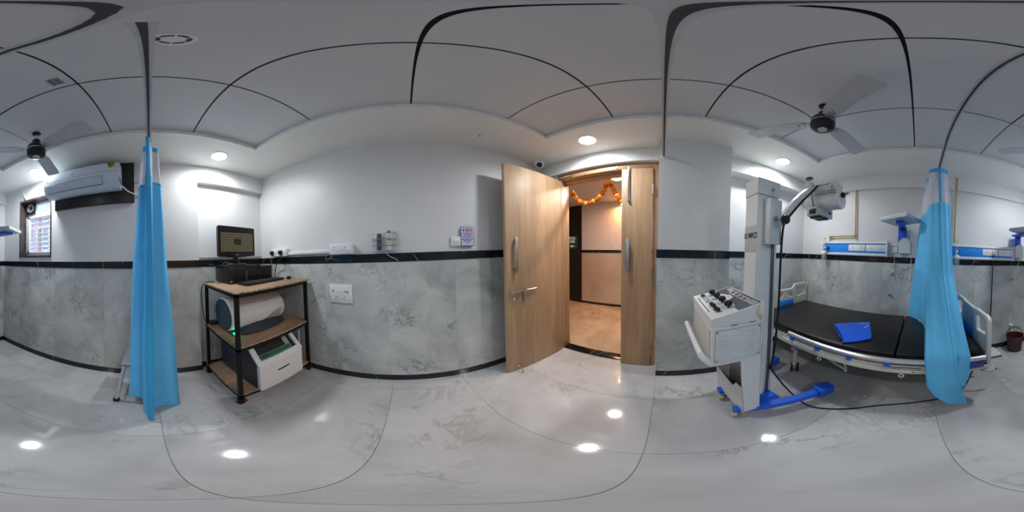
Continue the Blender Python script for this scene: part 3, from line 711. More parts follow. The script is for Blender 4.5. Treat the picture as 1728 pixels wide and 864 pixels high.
# curtain by the recess wall: the selvedge fold stands nearest to the middle of the room
lv1 = [(ZR, [(-1.14,.062),(-1.06,.062),(-1.003,.060),(-.985,.028),(-.93,.018),(-.868,.007),(-.868,-.009),(-.93,-.010),(-.975,-.004),(-.985,-.028),(-1.06,-.034),(-1.14,-.03)]),
       (1.25, [(-1.16,.110),(-1.06,.108),(-1.000,.085),(-.985,.03),(-.93,.014),(-.866,.010),(-.862,-.020),(-.94,-.024),(-1.00,-.022),(-1.02,-.095),(-1.09,-.110),(-1.17,-.08)]),
       (.70, [(-1.085,.150),(-1.06,.152),(-1.000,.122),(-.985,.03),(-.94,.010),(-.870,.008),(-.872,-.030),(-.95,-.048),(-1.03,-.045),(-1.052,-.128),(-1.078,-.128),(-1.085,-.07)]),
       (.02, [(-1.078,.160),(-1.060,.168),(-1.030,.148),(-1.02,.05),(-.97,-.005),(-.860,-.002),(-.858,-.016),(-.97,-.054),(-1.055,-.060),(-1.082,-.152),(-1.090,-.12),(-1.088,-.07)])]
curtain('privacy_curtain', 'light blue hospital curtain hanging between the step stool and trolley', lv1, lambda t: .012+.088*max(0, min(1, (t-.66)/.08)), lambda t: 1.76+.025*math.sin(t*3.1+.4), (.447,.565))
# curtain at the bed: draped over the side of the bed, the far end lying on the mattress
lv2 = [(ZR, [(-.045,-1.865),(-.09,-1.72),(-.055,-1.60),(-.085,-1.50),(-.072,-1.38),(-.10,-1.345),(-.148,-1.322),(-.165,-1.328),(-.215,-1.355),(-.228,-1.39),(-.185,-1.55)]),
       (1.17, [(.04,-1.85),(-.03,-1.68),(.02,-1.50),(-.05,-1.38),(-.068,-1.26),(-.10,-1.215),(-.172,-1.185),(-.198,-1.188),(-.25,-1.215),(-.275,-1.26),(-.22,-1.45)]),
       (.62, [(.09,-1.84),(.00,-1.72),(-.075,-1.55),(-.085,-1.35),(-.062,-.95),(-.10,-.91),(-.215,-.90),(-.235,-.90),(-.300,-.905),(-.332,-.93),(-.30,-.94)]),
       (.38, [(.09,-1.84),(.00,-1.72),(-.075,-1.55),(-.085,-1.35),(-.080,-.925),(-.12,-.90),(-.225,-.885),(-.250,-.885),(-.300,-.90),(-.318,-.92),(-.30,-.935)]),
       (.03, [(.09,-1.84),(.00,-1.72),(-.075,-1.55),(-.085,-1.35),(-.19,-.955),(-.225,-.95),(-.305,-.95),(-.335,-.95),(-.372,-.955),(-.372,-.96),(-.33,-.965)])]
def zb2(t):
    K = [(0,.603),(.30,.603),(.365,.55),(.40,.38),(.44,.24),(.52,.085),(.60,.06),(.715,.06),(.735,.33),(.85,.40),(1,.47)]
    for (a, za), (b, zb) in zip(K, K[1:]):
        if t <= b: return za+(zb-za)*(t-a)/(b-a)
    return K[-1][1]
curtain('privacy_curtain', 'light blue hospital curtain draped over the side of the bed', lv2, zb2, lambda t: 1.655+.085*min(1, t*1.6), (.585,.700))

# ================================================================ STEP STOOL
ss = thing('step_stool', (-1.26,-.10,0), 'aluminium step stool standing behind the curtain near the trolley', 'stool')
MB().box((-1.42,-.205,.435), (-1.10,.09,.46), .006).build('top_plate', GREYP, ss)
legs = {}
for x, xt in ((-1.095,-1.11), (-1.42,-1.41)):
    for y, yt in ((-.238,-.185), (.13,.075)):
        MB().cyl((x,y,.03), (xt,yt,.44), .014, seg=10).build('leg', ALU, ss)
        MB().box((x-.02,y-.02,0), (x+.02,y+.02,.035), .004).build('rubber_foot', RUBBER, ss)
for z, f_ in ((.10,.22), (.24,.5)):
    yy = -.238+.053*f_
    MB().cyl((-1.10,yy,z), (-1.41,yy,z), .007, seg=8).build('rung', ALU, ss)
MB().box((-1.40,-.22,.235), (-1.11,.10,.25), .003).build('lower_step', ALU, ss)

# ================================================================ TROLLEY WITH COMPUTER AND FILM PRINTERS
CX0, CX1, CY0, CY1, CT = -1.475, -.892, .508, 1.268, 1.062
tr_ = thing('equipment_trolley', ((CX0+CX1)/2,(CY0+CY1)/2,0), 'black steel three-tier trolley with worn plywood shelves in the corner', 'trolley')
s = .028
for x in (CX0, CX1-s):
    for y in (CY0, CY1-s): MB().box((x,y,.075), (x+s,y+s,CT-.014), .002).build('post', BLACKM, tr_)
for z in (.095,.605,CT-.042):
    mb = MB()
    mb.box((CX0,CY0,z), (CX1,CY0+s,z+.026), .002).box((CX0,CY1-s,z), (CX1,CY1,z+.026), .002).box((CX0,CY0,z), (CX0+s,CY1,z+.026), .002).box((CX1-s,CY0,z), (CX1,CY1,z+.026), .002)
    mb.build('shelf_frame', BLACKM, tr_)
CHIP = mat('chipped_edge', (.42,.34,.24), .8, var=.7, scale=70)
for z, ins in ((.121,.004), (.631,.004), (CT-.014,-.012)):
    b = MB().box((CX0+ins,CY0+ins,z), (CX1-ins,CY1-ins,z+.012), .001).build('shelf_board', PLY, tr_)
    MB().box((CX1-ins,CY0+ins,z+.001), (CX1-ins+.0015,CY1-ins,z+.011)).box((CX0+ins,CY0+ins-.0015,z+.001), (CX1-ins,CY0+ins,z+.011)).build('raw_edge', CHIP, b)
for x in (CX0+.014, CX1-.014):
    for y in (CY0+.014, CY1-.014):
        c = MB().box((x-.022,y-.022,.066), (x+.022,y+.022,.078), .002).box((x-.02,y-.014,.03), (x-.014,y+.014,.07), .001).box((x+.014,y-.014,.03), (x+.02,y+.014,.07), .001).build('caster', BLACKM, tr_)
        MB().cyl((x-.013,y,.027), (x+.013,y,.027), .027, seg=18).build('wheel', RUBBER, c)
        MB().box((x-.024,y+.02,.035), (x+.024,y+.04,.043), .002).build('brake_tab', RED, c)

# inkjet printer on the top shelf
pr = thing('inkjet_printer', (-1.36,.88,CT), 'black desktop printer on the trolley top, under the monitor', 'printer')
MB().box((-1.515,.640,CT), (-1.215,.985,CT+.150), .008).build('body', BLACKP, pr)
MB().box((-1.515,.640,CT+.150), (-1.222,.985,CT+.158), .003).build('lid', mat('printer_lid', (.02,.02,.022), .25), pr)
MB().box((-1.505,.990,CT), (-1.225,1.135,CT+.142), .008).build('ink_tank', BLACKP, pr)
MB().box((-1.216,.80,CT+.015), (-1.211,.825,CT+.105), .002).build('status_strip', DKGREY, pr)
MB().box((-1.216,.83,CT+.045), (-1.212,.975,CT+.115), .002).build('paper_flap', mat('flap_black', (.018,.018,.02), .2), pr)
MB().box((-1.215,.648,CT+.012), (-1.2135,.665,CT+.026), .001).build('badge', SILVER, pr)
MB().box((-1.46,.6385,CT+.04), (-1.40,.6395,CT+.10)).build('side_print', NAVY, pr)

# monitor standing on the printer
mo = thing('computer_monitor', (-1.34,.79,CT+.158), 'black flat monitor with dim striped screen standing on the printer', 'monitor')
MB().lathe([(.10,0),(.10,.006),(.085,.014),(0,.016)], (-1.35,.79,CT+.158)).build('base', BLACKP, mo)
MB().box((-1.375,.765,CT+.168), (-1.350,.815,1.335), .006).build('stand', BLACKP, mo)
MX = -1.328
mb = MB(); pf = [(.596,1.583),(.605,1.589),(.990,1.583),(.999,1.577),(.997,1.308),(.985,1.302),(.80,1.292),(.61,1.300),(.595,1.310)]
mb.prism([(MX-.035,a,b) for a, b in pf], (.035,0,0)); mb.build('bezel', mat('gloss_black', (.007,.007,.008), .12), mo)
ms = bpy.data.materials.new('screen_image'); ms.use_nodes = True; nt = ms.node_tree; b = nt.nodes['Principled BSDF']
g = nt.nodes.new('ShaderNodeNewGeometry'); wv = nt.nodes.new('ShaderNodeTexWave'); wv.bands_direction = 'Z'; wv.inputs['Scale'].default_value = 14; nt.links.new(g.outputs['Position'], wv.inputs['Vector'])
c = ramp(nt, wv.outputs[0], [(.2,(.030,.024,.012)),(.8,(.075,.062,.032))]); nt.links.new(c, b.inputs['Emission Color']); b.inputs['Emission Strength'].default_value = .55
b.inputs['Base Color'].default_value = (.012,.011,.010,1); b.inputs['Roughness'].default_value = .2; MATS['screen'] = ms
MB().box((MX-.001,.621,1.345), (MX+.0012,.977,1.528)).build('screen', ms, mo)
box('screen_dialog', (MX+.0012,.760,1.412), (MX+.0018,.838,1.470), mat('dialog_dark', (.012,.010,.006), .3), mo)
mb = MB()
for z, a, b in ((1.465,.765,.83),(1.448,.785,.82),(1.435,.778,.83),(1.422,.772,.80)): mb.box((MX+.0018,a,z), (MX+.0022,b,z+.003))
mb.build('dialog_text', mat('dialog_text', (.10,.085,.045), .4), mo)
MB().cyl((MX,.786,1.318), (MX+.001,.786,1.318), .006, seg=14).build('logo_disc', SILVER, mo)
lettering('LG', .012, (MX+.0008,.802,1.318), (0,1,0), (0,0,1), SILVER, mo)
box('model_print', (MX,.955,1.313), (MX+.0008,.975,1.316), GREYP, mo)

kb = thing('keyboard', (-1.11,.93,CT), 'black computer keyboard lying along the front of the trolley top', 'keyboard')
KM = Matrix.Translation((-1.125,.925,CT)) @ Matrix.Rotation(R(6), 4, 'Z')
MB().box((-.065,-.235,0), (.065,.235,.016), .005, 2, KM).build('case', BLACKP, kb)
KEYM = mat('key_black', (.022,.022,.024), .45); keyme = None
for i in range(5):
    for j in range(20):
        if j in (14,) : continue
        p = Vector((.046-i*.0215, -.216+j*.0226, .018))
        if keyme is None:
            k_ = MB().box((-.0085,-.0092,-.003), (.0085,.0092,.003), .0015, 1).build('key', KEYM); keyme = k_.data; k_.parent = kb; keyme.transform(Matrix.Translation((0,0,-.003)))
        else:
            k_ = bpy.data.objects.new('key', keyme); COL.objects.link(k_); k_.parent = kb
        k_.matrix_local = Matrix.Translation(-Vector(kb.location)) @ KM @ Matrix.Translation(p)
me_ = thing('mouse', (-1.065,1.21,CT), 'black computer mouse at the end of the keyboard', 'mouse')
MB().ball((-1.065,1.205,CT+.013), .020, 3, (1.1,1.65,.85)).build('shell', BLACKP, me_)
# flatten underside into the shelf
for v in me_.children[0].data.vertices:
    if v.co.z < 0: v.co.z = 0
MB().cyl((-1.065,1.23,CT+.028), (-1.065,1.238,CT+.027), .003, seg=8).build('wheel', DKGREY, me_)

# white barrel shaped plate reader on the middle shelf
SZ = .643
pl = thing('plate_reader', (-1.20,.85,SZ), 'white barrel shaped plate reader with teal end on the middle shelf', 'scanner')
cx, cz = -1.225, .80
def oval(k, n=40, a=.165, b=.150, tilt=0): 
    an = 2*math.pi*k/n; return (a*math.cos(an), b*math.sin(an))
bod = [(cx+p, cz+q) for p, q in (oval(k) for k in range(40))]
bod = [(x, max(z, SZ+.012)) for x, z in bod]
mb = MB(); ring = []
for y, sc_ in ((.572,.93),(.582,.985),(.600,1.0),(1.085,1.0),(1.115,.985),(1.135,.93),(1.142,.80)):
    ring.append([Vector((cx+(x-cx)*sc_, y, cz+(z-cz)*sc_)) for x, z in bod])
for rr in ring: rr.append(rr[0])
mb.grid(ring); mb._add(ring[-1][:-1], [tuple(range(40))]); mb.build('shell', WHITEP, pl)
MB().prism([(cx+(x-cx)*.90, .570, cz+(z-cz)*.90) for x, z in bod], (0,.02,0)).build('end_cover', TEAL, pl)
mb = MB(); st_ = []
for i in range(13):
    t = i/12; y = .64+.48*t; bul = math.sin(math.pi*t)**.7
    st_.append([Vector((cx+.07, y, SZ+.012)), Vector((cx+.15+.045*bul, y, SZ+.004)), Vector((cx+.165+.05*bul, y, SZ+.022)), Vector((cx+.15+.01*bul, y, SZ+.035+.05*bul)), Vector((cx+.05, y, SZ+.085))])
mb.grid(st_); mb._add(st_[0], [(0,1,2,3,4)]); mb._add(st_[-1], [(4,3,2,1,0)]); mb.build('front_tray', NAVY, pl)
# recessed slot with curved lip on the front
mb = MB()
for i in range(10):
    t0, t1 = i/10, (i+1)/10
    za, zb_ = .680+.130*math.sin(t0*math.pi/2), .680+.130*math.sin(t1*math.pi/2); la, lb = .675+.055*t0, .675+.055*t1
    ya, yb = .78+.30*t0, .78+.30*t1
    def sx(z): return cx+.165*math.sqrt(max(0, 1-((z-cz)/.150)**2))+.0045
    mb._add([(sx(la),ya,la),(sx(lb),yb,lb),(sx((lb+zb_)/2),yb,(lb+zb_)/2),(sx((la+za)/2),ya,(la+za)/2),(sx(zb_),yb,zb_),(sx(za),ya,za)], [(0,1,2,3),(3,2,4,5)])
mb.build('slot_recess', mat('slot_grey', (.42,.43,.44), .5), pl)
mb = MB().tube([(sx(.680+.130*math.sin(t*math.pi/20)),.78+.030*t,.680+.130*math.sin(t*math.pi/20)) for t in range(11)]+[(sx(.78),1.084,.78),(sx(.735),1.085,.735)], .0045, 8)
mb.build('slot_lip', WHITEP, pl)
MB().box((cx+.125,.5925,SZ+.012), (cx+.158,.665,SZ+.026), .002).build('status_light', mat('green_led', (.02,.6,.2), .4, emit=((.03,1,.35), 2.2)), pl)
MB().box((cx-.11,.585,SZ), (cx+.15,1.12,SZ+.02), .004).build('foot', DKGREY, pl)
ad = thing('power_adapter', (-1.43,.56,SZ), 'small black power adapter on the middle shelf corner', 'adapter')
MB().box((-1.465,.53,SZ), (-1.39,.64,SZ+.03), .005).build('case', BLACKP, ad)
MB().tube([(-1.43,.64,SZ+.015),(-1.42,.68,SZ+.02),(-1.40,.74,SZ+.01),(-1.38,.78,SZ+.01)], .004, 6, smooth=2).build('lead', BLACKP, ad)

# dry film printer on the bottom shelf
FZ = .133
fp = thing('film_printer', (-1.15,.88,FZ), 'white fronted film printer with open top tray on the bottom shelf', 'printer')
mb = MB(); side = [(-1.46,FZ),(-.895,FZ),(-.895,FZ+.285),(-1.03,FZ+.44),(-1.46,FZ+.44)]
mb.prism([(x,.655,z) for x, z in side], (0,.03,0)); mb.prism([(x,1.07,z) for x, z in side], (0,.03,0)); mb.build('side_panel', NAVY, fp)
MB().box((-1.46,.685,FZ), (-.92,1.07,FZ+.26)).box((-1.46,.685,FZ+.26), (-1.16,1.07,FZ+.435)).build('body', NAVY, fp)
plate('front_panel', rounded([(.655,FZ+.0),(1.10,FZ+.0),(1.10,FZ+.275),(.655,FZ+.275)], .012), [rounded([(.812,FZ+.150),(.948,FZ+.150),(.948,FZ+.180),(.812,FZ+.180)], .013)], .035, (-.878,0,0), (0,1,0), (0,0,1), WHITEP, fp, .004)
box('slot_back', (-.872,.80,FZ+.14), (-.868,.96,FZ+.19), INK, fp)
U = Vector((-.145,0,.165)).normalized(); W0 = Vector((-.862,0,FZ+.278)); LN_ = .225
out = [(.650,0),(1.105,0),(1.105,LN_),(.650,LN_)]; hol = [(.685,.045),(1.075,.045),(1.075,LN_-.02),(.685,LN_-.02)]
plate('top_surround', rounded(out, .02), [hol], .02, W0, (0,1,0), U, WHITEP, fp, .004)
N_ = Vector((0,1,0)).cross(U)
def tp(y, v, n): return W0+U*v+N_*n+Vector((0,y,0))
def tbox(mb, y0, y1, v0, v1, n0, n1): return mb.prism([tp(y0,v0,n0), tp(y1,v0,n0), tp(y1,v1,n0), tp(y0,v1,n0)], N_*(n1-n0))
sgn = 1 if N_.x > 0 else -1
tbox(MB(), .68, 1.08, .04, LN_-.015, -sgn*.06, -sgn*.055).build('tray_floor', mat('tray_grey', (.40,.42,.43), .5), fp)
tbox(tbox(tbox(MB(), .68,.687,.04,.21,-sgn*.055,0), 1.073,1.08,.04,.21,-sgn*.055,0), .68,1.08,.04,.046,-sgn*.055,0).build('tray_wall', mat('tray_grey', (.40,.42,.43), .5), fp)
tbox(MB(), .72, 1.045, .06, .095, -sgn*.05, -sgn*.035).build('film_guide', GREEN, fp)
mb = tbox(MB(), .70, .99, .10, .19, -sgn*.052, -sgn*.02); mb.build('film_cover', BLACKP, fp)
mb = MB()
for k in range(5): mb.tube([tp(.745+k*.012,.066,-sgn*.033), tp(.752+k*.012,.078,-sgn*.030), tp(.748+k*.012,.09,-sgn*.033)], .004, 6)
mb.build('film_clip', GREEN, fp)
mf = MB().box((-1.30,1.155,FZ), (-.935,1.162,FZ+.42), .001).build('film_cassette', GREYP); tag(mf, 'thin grey film cassette standing upright beside the film printer', 'cassette')
mb = MB().box((-.935,1.150,FZ), (-.925,1.167,FZ+.425), .002)
o = mb.build('edge_strip', SILVER, mf)
# cables hanging from the trolley
cb = MB().tube([(-1.40,.58,CT+.005),(-1.44,.52,CT+.01),(-1.475,.485,CT-.02),(-1.49,.475,.95),(-1.485,.485,.80),(-1.47,.49,.69),(-1.46,.52,.655)], .005, 8, smooth=3).build('monitor_cable', BLACKP); tag(cb, 'black cable looping down the trolley from its top shelf', 'cable')
cb = MB().tube([(-1.47,.485,.60),(-1.49,.47,.52),(-1.47,.475,.42),(-1.44,.49,.33),(-1.44,.49,.20),(-1.43,.495,.14)], .004, 8, smooth=3).build('reader_cable', GREYP); tag(cb, 'grey cable drooping below the middle shelf of the trolley', 'cable')

# ================================================================ SOCKETS AND CONTROLS ON THE BACK WALL
def pins(mb, wall, u, z, d, k=1.0):
    for du, dz, rr in ((0,.013,.0042),(-.0115,-.006,.0034),(.0115,-.006,.0034)): mb.cyl(wp(wall,u+du*k,z+dz*k,d-.001), wp(wall,u+du*k,z+dz*k,d+.0006), rr*k, seg=10)
def rocker(parent, wall, u, z, d, w_=.014, h_=.022):
    wbox(MB(), wall, u-w_/2, u+w_/2, z-h_/2, z+h_/2, d-.001, d+.004, .0015).build('rocker_switch', PEARL, parent)
sb = thing('socket_box', (-1.25,AY,1.29), 'white surface socket box with two black plugs above the trolley', 'socket')
wbox(MB(), 'A', -1.372, -1.130, 1.288, 1.372, 0, .045, .006).build('box', WHITEP, sb)
mb = MB(); pins(mb, 'A', -1.335, 1.335, .045); pins(mb, 'A', -1.20, 1.335, .045); mb.build('socket_holes', INK, sb)
rocker(sb, 'A', -1.275, 1.335, .045); rocker(sb, 'A', -1.155, 1.335, .045)
for k, u in enumerate((-1.335,-1.205)):
    p = thing('plug', wp('A',u,1.30,.05), ('black three-pin plug in the surface socket box, nearer the corner', 'black three-pin plug in the surface socket box, nearer the trunking')[k], 'plug', 'black plugs')
    mb = wbox(MB(), 'A', u-.021, u+.021, 1.308, 1.352, .044, .075, .008); mb.build('body', BLACKP, p)
    end = [wp('A',u,1.310,.06), wp('A',u+.005,1.28,.07), wp('A',u-.015+.01*k,1.24,.06), wp('A',u-.05*k-.02,1.21,.05), wp('A',u-.10*k-.02,1.12,.03), wp('A',u-.10*k-.03,1.03,.02)]
    MB().tube(end, .004, 8, smooth=2).build('lead', GREYP if k == 0 else BLACKP, p)
tk = thing('cable_trunking', (-.88,AY,1.29), 'white plastic cable trunking between the two surface socket boxes', 'trunking')
wbox(MB(), 'A', -1.130, -.632, 1.296, 1.332, 0, .016, .002).build('base', WHITEP, tk)
wbox(MB(), 'A', -1.130, -.632, 1.301, 1.327, .016, .020, .0015).build('cover', WHITEP, tk)
s2 = thing('socket_box', (-.53,AY,1.285), 'white surface double socket box above the marble at the trunking end', 'socket')
wbox(MB(), 'A', -.632, -.425, 1.283, 1.370, 0, .050, .006).build('box', WHITEP, s2)
mb = MB(); pins(mb, 'A', -.585, 1.327, .05, 1.1); pins(mb, 'A', -.490, 1.327, .05, 1.1); mb.build('socket_holes', INK, s2)
for u in (-.550,-.455): rocker(s2, 'A', u, 1.318, .05)
s3 = thing('switchboard', (-.56,AY,.85), 'square white flush switchboard on the grey marble dado', 'socket')
wbox(MB(), 'A', -.667, -.455, .852, 1.020, 0, .010, .003).build('plate', PEARL, s3)
wbox(MB(), 'A', -.652, -.470, .868, 1.004, .010, .012, .001).build('inner_frame', WHITEP, s3)
mb = MB(); pins(mb, 'A', -.600, .895, .012); pins(mb, 'A', -.525, .895, .012)
mb.cyl(wp('A',-.628,.963,.012), wp('A',-.628,.963,.0145), .007, seg=14).cyl(wp('A',-.520,.960,.012), wp('A',-.520,.960,.0145), .006, seg=14).cyl(wp('A',-.497,.956,.012), wp('A',-.497,.956,.0145), .007, seg=14)
mb.build('socket_holes', INK, s3)
for u, z in ((-.592,.962),(-.630,.895),(-.545,.965),(-.490,.895)): rocker(s3, 'A', u, z, .012)
rk = thing('remote_holder', (-.166,AY,1.29), 'clear acrylic remote holder with two chrome rails on the wall', 'holder')
wbox(MB(), 'A', -.265, -.068, 1.298, 1.450, 0, .005, .002).build('back_plate', mat('acrylic', (.62,.64,.65), .1), rk)
for z in (1.390,1.341): MB().tube([wp('A',-.262,z,.004), wp('A',-.262,z,.030), wp('A',-.071,z,.030), wp('A',-.071,z,.004)], .0035, 8).build('rail', CHROME, rk)
wbox(MB(), 'A', -.265, -.068, 1.296, 1.301, .004, .036, .001).build('ledge', GLASSP, rk)
mb = MB()
for u in (-.258,-.080): mb.cyl(wp('A',u,1.437,.004), wp('A',u,1.437,.007), .004, seg=8)
mb.build('screws', DKGREY, rk)
r1 = thing('remote_control', wp('A',-.208,1.302,.018), 'black slim remote control standing in the acrylic holder', 'remote')
wbox(MB(), 'A', -.227, -.190, 1.302, 1.437, .010, .026, .006).build('case', DKGREY, r1)
mb = MB()
for i in range(3):
    for j in range(6): mb.cyl(wp('A',-.218+i*.0095,1.322+j*.015,.026), wp('A',-.218+i*.0095,1.322+j*.015,.0275), .0032, seg=8)
mb.build('buttons', GREYP, r1)
MB().cyl(wp('A',-.217,1.427,.026), wp('A',-.217,1.427,.0275), .004, seg=10).build('power_button', WHITEP, r1)
r2 = thing('remote_control', wp('A',-.127,1.302,.018), 'white air conditioner remote with grey display standing in the holder', 'remote')
wbox(MB(), 'A', -.146, -.108, 1.302, 1.463, .010, .026, .005).build('case', WHITEP, r2)
wbox(MB(), 'A', -.142, -.112, 1.432, 1.459, .0255, .027, .001).build('display', GREYP, r2)
mb = MB()
for i in range(2):
    for j in range(4): mb.box(wp('A',-.138+i*.014,1.355+j*.018,.0275), wp('A',-.128+i*.014,1.364+j*.018,.0255)) if False else wbox(mb, 'A', -.138+i*.014, -.128+i*.014, 1.355+j*.018, 1.364+j*.018, .0255, .0275, .001)
mb.build('buttons', YELL, r2)
ct = MB().tube([wp('A',-.16,1.30,.012), wp('A',-.155,1.275,.012), wp('A',-.12,1.245,.009), wp('A',-.085,1.232,.009), wp('A',-.06,1.215,.009)], .0018, 6, smooth=2).build('thread', WHITEP); tag(ct, 'thin white thread hanging below the remote holder', 'thread')
s4 = thing('switch_plate', (.415,AY,1.32), 'white switch plate half covered by the lilac notice', 'switch')
wbox(MB(), 'A', .372, .470, 1.318, 1.400, 0, .009, .003).build('plate', WHITEP, s4)
wbox(MB(), 'A', .388, .455, 1.334, 1.384, .009, .011, .001).build('inner_frame', PEARL, s4)
for u in (.402,.420,.438): rocker(s4, 'A', u, 1.360, .011)
nt_ = thing('notice', (.516,AY,1.316), 'laminated lilac notice with red ring asking to switch off fan and light', 'notice')
wbox(MB(), 'A', .456, .576, 1.316, 1.482, .010, .0125, .0005).build('sheet', mat('notice_border', (.10,.08,.22), .4), nt_)
wbox(MB(), 'A', .4605, .5715, 1.3205, 1.4775, .0125, .0132).build('paper', POSTER, nt_)
pc = wp('A',.515,1.452,.0137)
MB().torus(pc, (0,-1,0), .0145, .0028).cyl(wp('A',.515,1.452,.0132), wp('A',.515,1.452,.0142), .006, seg=14).build('red_symbol', INKRED, nt_)
mb = wbox(wbox(wbox(MB(), 'A', .470,.490,1.464,1.467,.0132,.0140), 'A', .474,.487,1.444,1.458,.0132,.0140), 'A', .545,.552,1.446,1.466,.0132,.0140); mb.build('pictogram', INKBLUE, nt_)
MB().torus(wp('A',.550,1.453,.0134), (0,-1,0), .012, .0012).build('red_symbol', INKRED, nt_)
for k, (s_, z) in enumerate((('Please Switch Off', 1.424), ('Fan & Light', 1.410), ('When Not in Use', 1.396))): lettering(s_, .0128, wp('A',.516,z,.0136), (1,0,0), (0,0,1), INKBLUE, nt_, bold=.0004)
for k, (s_, z) in enumerate((('कृपया आवश्यकता नसल्यास', 1.376), ('पंखा व लाइट बंद', 1.360), ('करा.', 1.343))): lettering(s_, .0115 if k else .010, wp('A',.516,z,.0136), (1,0,0), (0,0,1), INKBLUE, nt_, bold=.0004)

# ================================================================ X-RAY UNIT
xr = thing('x_ray_unit', (.87,-.55,0), 'white mobile x-ray machine with control console and blue base', 'x-ray machine')
# base
mb = MB().box((.695,-.43,.070), (.735,-.375,.125), .003).box((.93,-.43,.070), (.985,-.378,.115), .003).box((.70,-.52,.075), (1.04,-.412,.104), .003).box((.70,-.67,.085), (1.04,-.42,.112), .003)
mb.build('base_plate', BLUE, xr)
def arm(p, q, w_, z0, z1, name='base_arm'):
    p, q = Vector((*p,0)), Vector((*q,0)); d = (q-p).normalized(); n = Vector((-d.y,d.x,0))*w_/2
    return MB().prism([p-n+Vector((0,0,z0)), p+n+Vector((0,0,z0)), q+n+Vector((0,0,z0)), q-n+Vector((0,0,z0))], (0,0,z1-z0)).build(name, BLUE, xr)
arm((.715,-.42), (.558,-.915), .052, .075, .125); arm((1.02,-.42), (1.135,-.955), .052, .075, .125)
MB().prism([(.70,-.55,.112),(.72,-.66,.112),(.80,-.62,.112),(.80,-.50,.112)], (0,0,.008)).build('gusset', BLUE, xr)
for p, q in (((.573,-.87),(.535,-.985)), ((1.122,-.90),(1.147,-1.02))):
    p_, q_ = Vector((*p,0)), Vector((*q,0)); d = (q_-p_).normalized(); n = Vector((-d.y,d.x,0))*.042
    mb = MB(); mb.prism([p_-n+Vector((0,0,.062)), p_+n+Vector((0,0,.062)), q_+n+Vector((0,0,.062)), q_-n+Vector((0,0,.062))], (0,0,.085)); mb.build('arm_end', BLUE, xr)
def caster(x, y, zt, m_w, m_f, r=.03):
    c = MB().cyl((x,y,zt-.018), (x,y,zt), .012, seg=12).box((x-.024,y-.012,zt-.03), (x+.024,y+.012,zt-.016), .003).box((x-.024,y-.014,.022), (x-.017,y+.014,zt-.02), .002).box((x+.017,y-.014,.022), (x+.024,y+.014,zt-.02), .002).build('caster', m_f, xr)
    MB().cyl((x-.015,y,r), (x+.015,y,r), r, seg=20).build('wheel', m_w, c)
caster(.703,-.385,.076, CREAMW, STEEL); caster(.911,-.395,.076, CREAMW, STEEL)
caster(.555,-.925,.064, mat('grey_wheel', (.30,.30,.30), .5), CHROME); caster(1.13,-.965,.064, MATS['grey_wheel'], CHROME)
# lower cabinet: folded sheet, open film bin at the front
mb = MB(); mb.prism([(.668,-.405,.105),(.668,-.500,.105),(.668,-.488,.665),(.668,-.372,.665)], (.004,0,0)); mb.prism([(1.040,-.405,.105),(1.040,-.500,.105),(1.040,-.488,.665),(1.040,-.372,.665)], (.004,0,0)); mb.build('bin_side', WHITEM, xr)
def fy_(z): return -.405+(.033)*(z-.105)/.56
P = [(.668,.105),(1.044,.105),(1.044,.343),(.775,.343),(.735,.415),(.668,.418)]
mb = MB(); mb.prism([(x, fy_(z)+.002, z) for x, z in P], (0,-.004,0)); mb.build('bin_front', WHITEM, xr)
mb = MB().box((.672,-.498,.105), (1.040,-.490,.665)).box((.672,-.495,.105), (1.040,-.405,.115)); mb.build('bin_back', mat('bin_inside', (.34,.34,.33), .5), xr)
# console box
mb = MB(); mb.box((.670,-.490,.662), (1.075,-.222,.912), .004); mb.build('console_box', WHITEM, xr)
box('panel_gap', (.6690,-.4805,.6875), (.6702,-.2375,.8905), GREYP, xr)
vp = MB().box((.6675,-.478,.690), (.6705,-.240,.888), .001).build('vent_panel', mat('vent_white', (.66,.69,.71), .35), xr)
mb = MB()
for a, b in ((-.300,-.255), (-.455,-.410)):
    for k in range(5): mb.prism([(.667,a-.003*(k % 2),.735+k*.03), (.667,b,.735+k*.03), (.660,b-.004,.742+k*.03), (.660,a+.004,.742+k*.03)], (0,0,.006))
mb.build('vent_louvre', MATS['vent_white'], vp)
mb = MB()
for y, z in ((-.248,.880),(-.470,.880),(-.248,.698),(-.470,.698)): mb.cyl((.6655,y,z), (.668,y,z), .004, seg=10)
mb.build('screw', DKGREY, vp)
box('panel_gap', (.688,-.2225,.688), (1.057,-.2212,.882), GREYP, xr)
MB().box((.690,-.2225,.690), (1.055,-.2195,.880), .001).build('front_cover', mat('cover_ivory', (.60,.60,.57), .35), xr)
mb = MB()
for x, z in ((.70,.868),(1.045,.868)): mb.cyl((x,-.2185,z), (x,-.222,z), .004, seg=10)
mb.build('screw', DKGREY, xr)
def sl(x, y, off=0.0): return Vector((x, y, .956+(-y-.22)*.2111+off))
mb = MB(); mb.prism([(.668,-.218,.914),(.668,-.492,.914),(.668,-.492,1.0134),(.668,-.218,.9556)], (.410,0,0)); mb.build('console_hood', WHITEM, xr)
MB().box((.668,-.350,.908), (.669,-.32,.914)).box((.664,-.345,.9095), (.668,-.315,.9145)).box((.664,-.445,.9095), (.668,-.415,.9145)).build('hood_hinge', STEEL, xr)
def decal(poly, off, m, name, parent, th=.0008): return MB().prism([sl(x, y, off) for x, y in poly], (0,0,th)).build(name, m, parent)
FPG = mat('fascia_grey', (.085,.095,.105), .35); FPL = mat('fascia_light', (.52,.53,.54), .4)
fa = decal([(.676,-.485),(1.068,-.485),(1.068,-.375),(1.0,-.365),(.95,-.40),(.86,-.405),(.84,-.375),(.75,-.37),(.72,-.355),(.676,-.353)], .0002, FPG, 'fascia', xr)
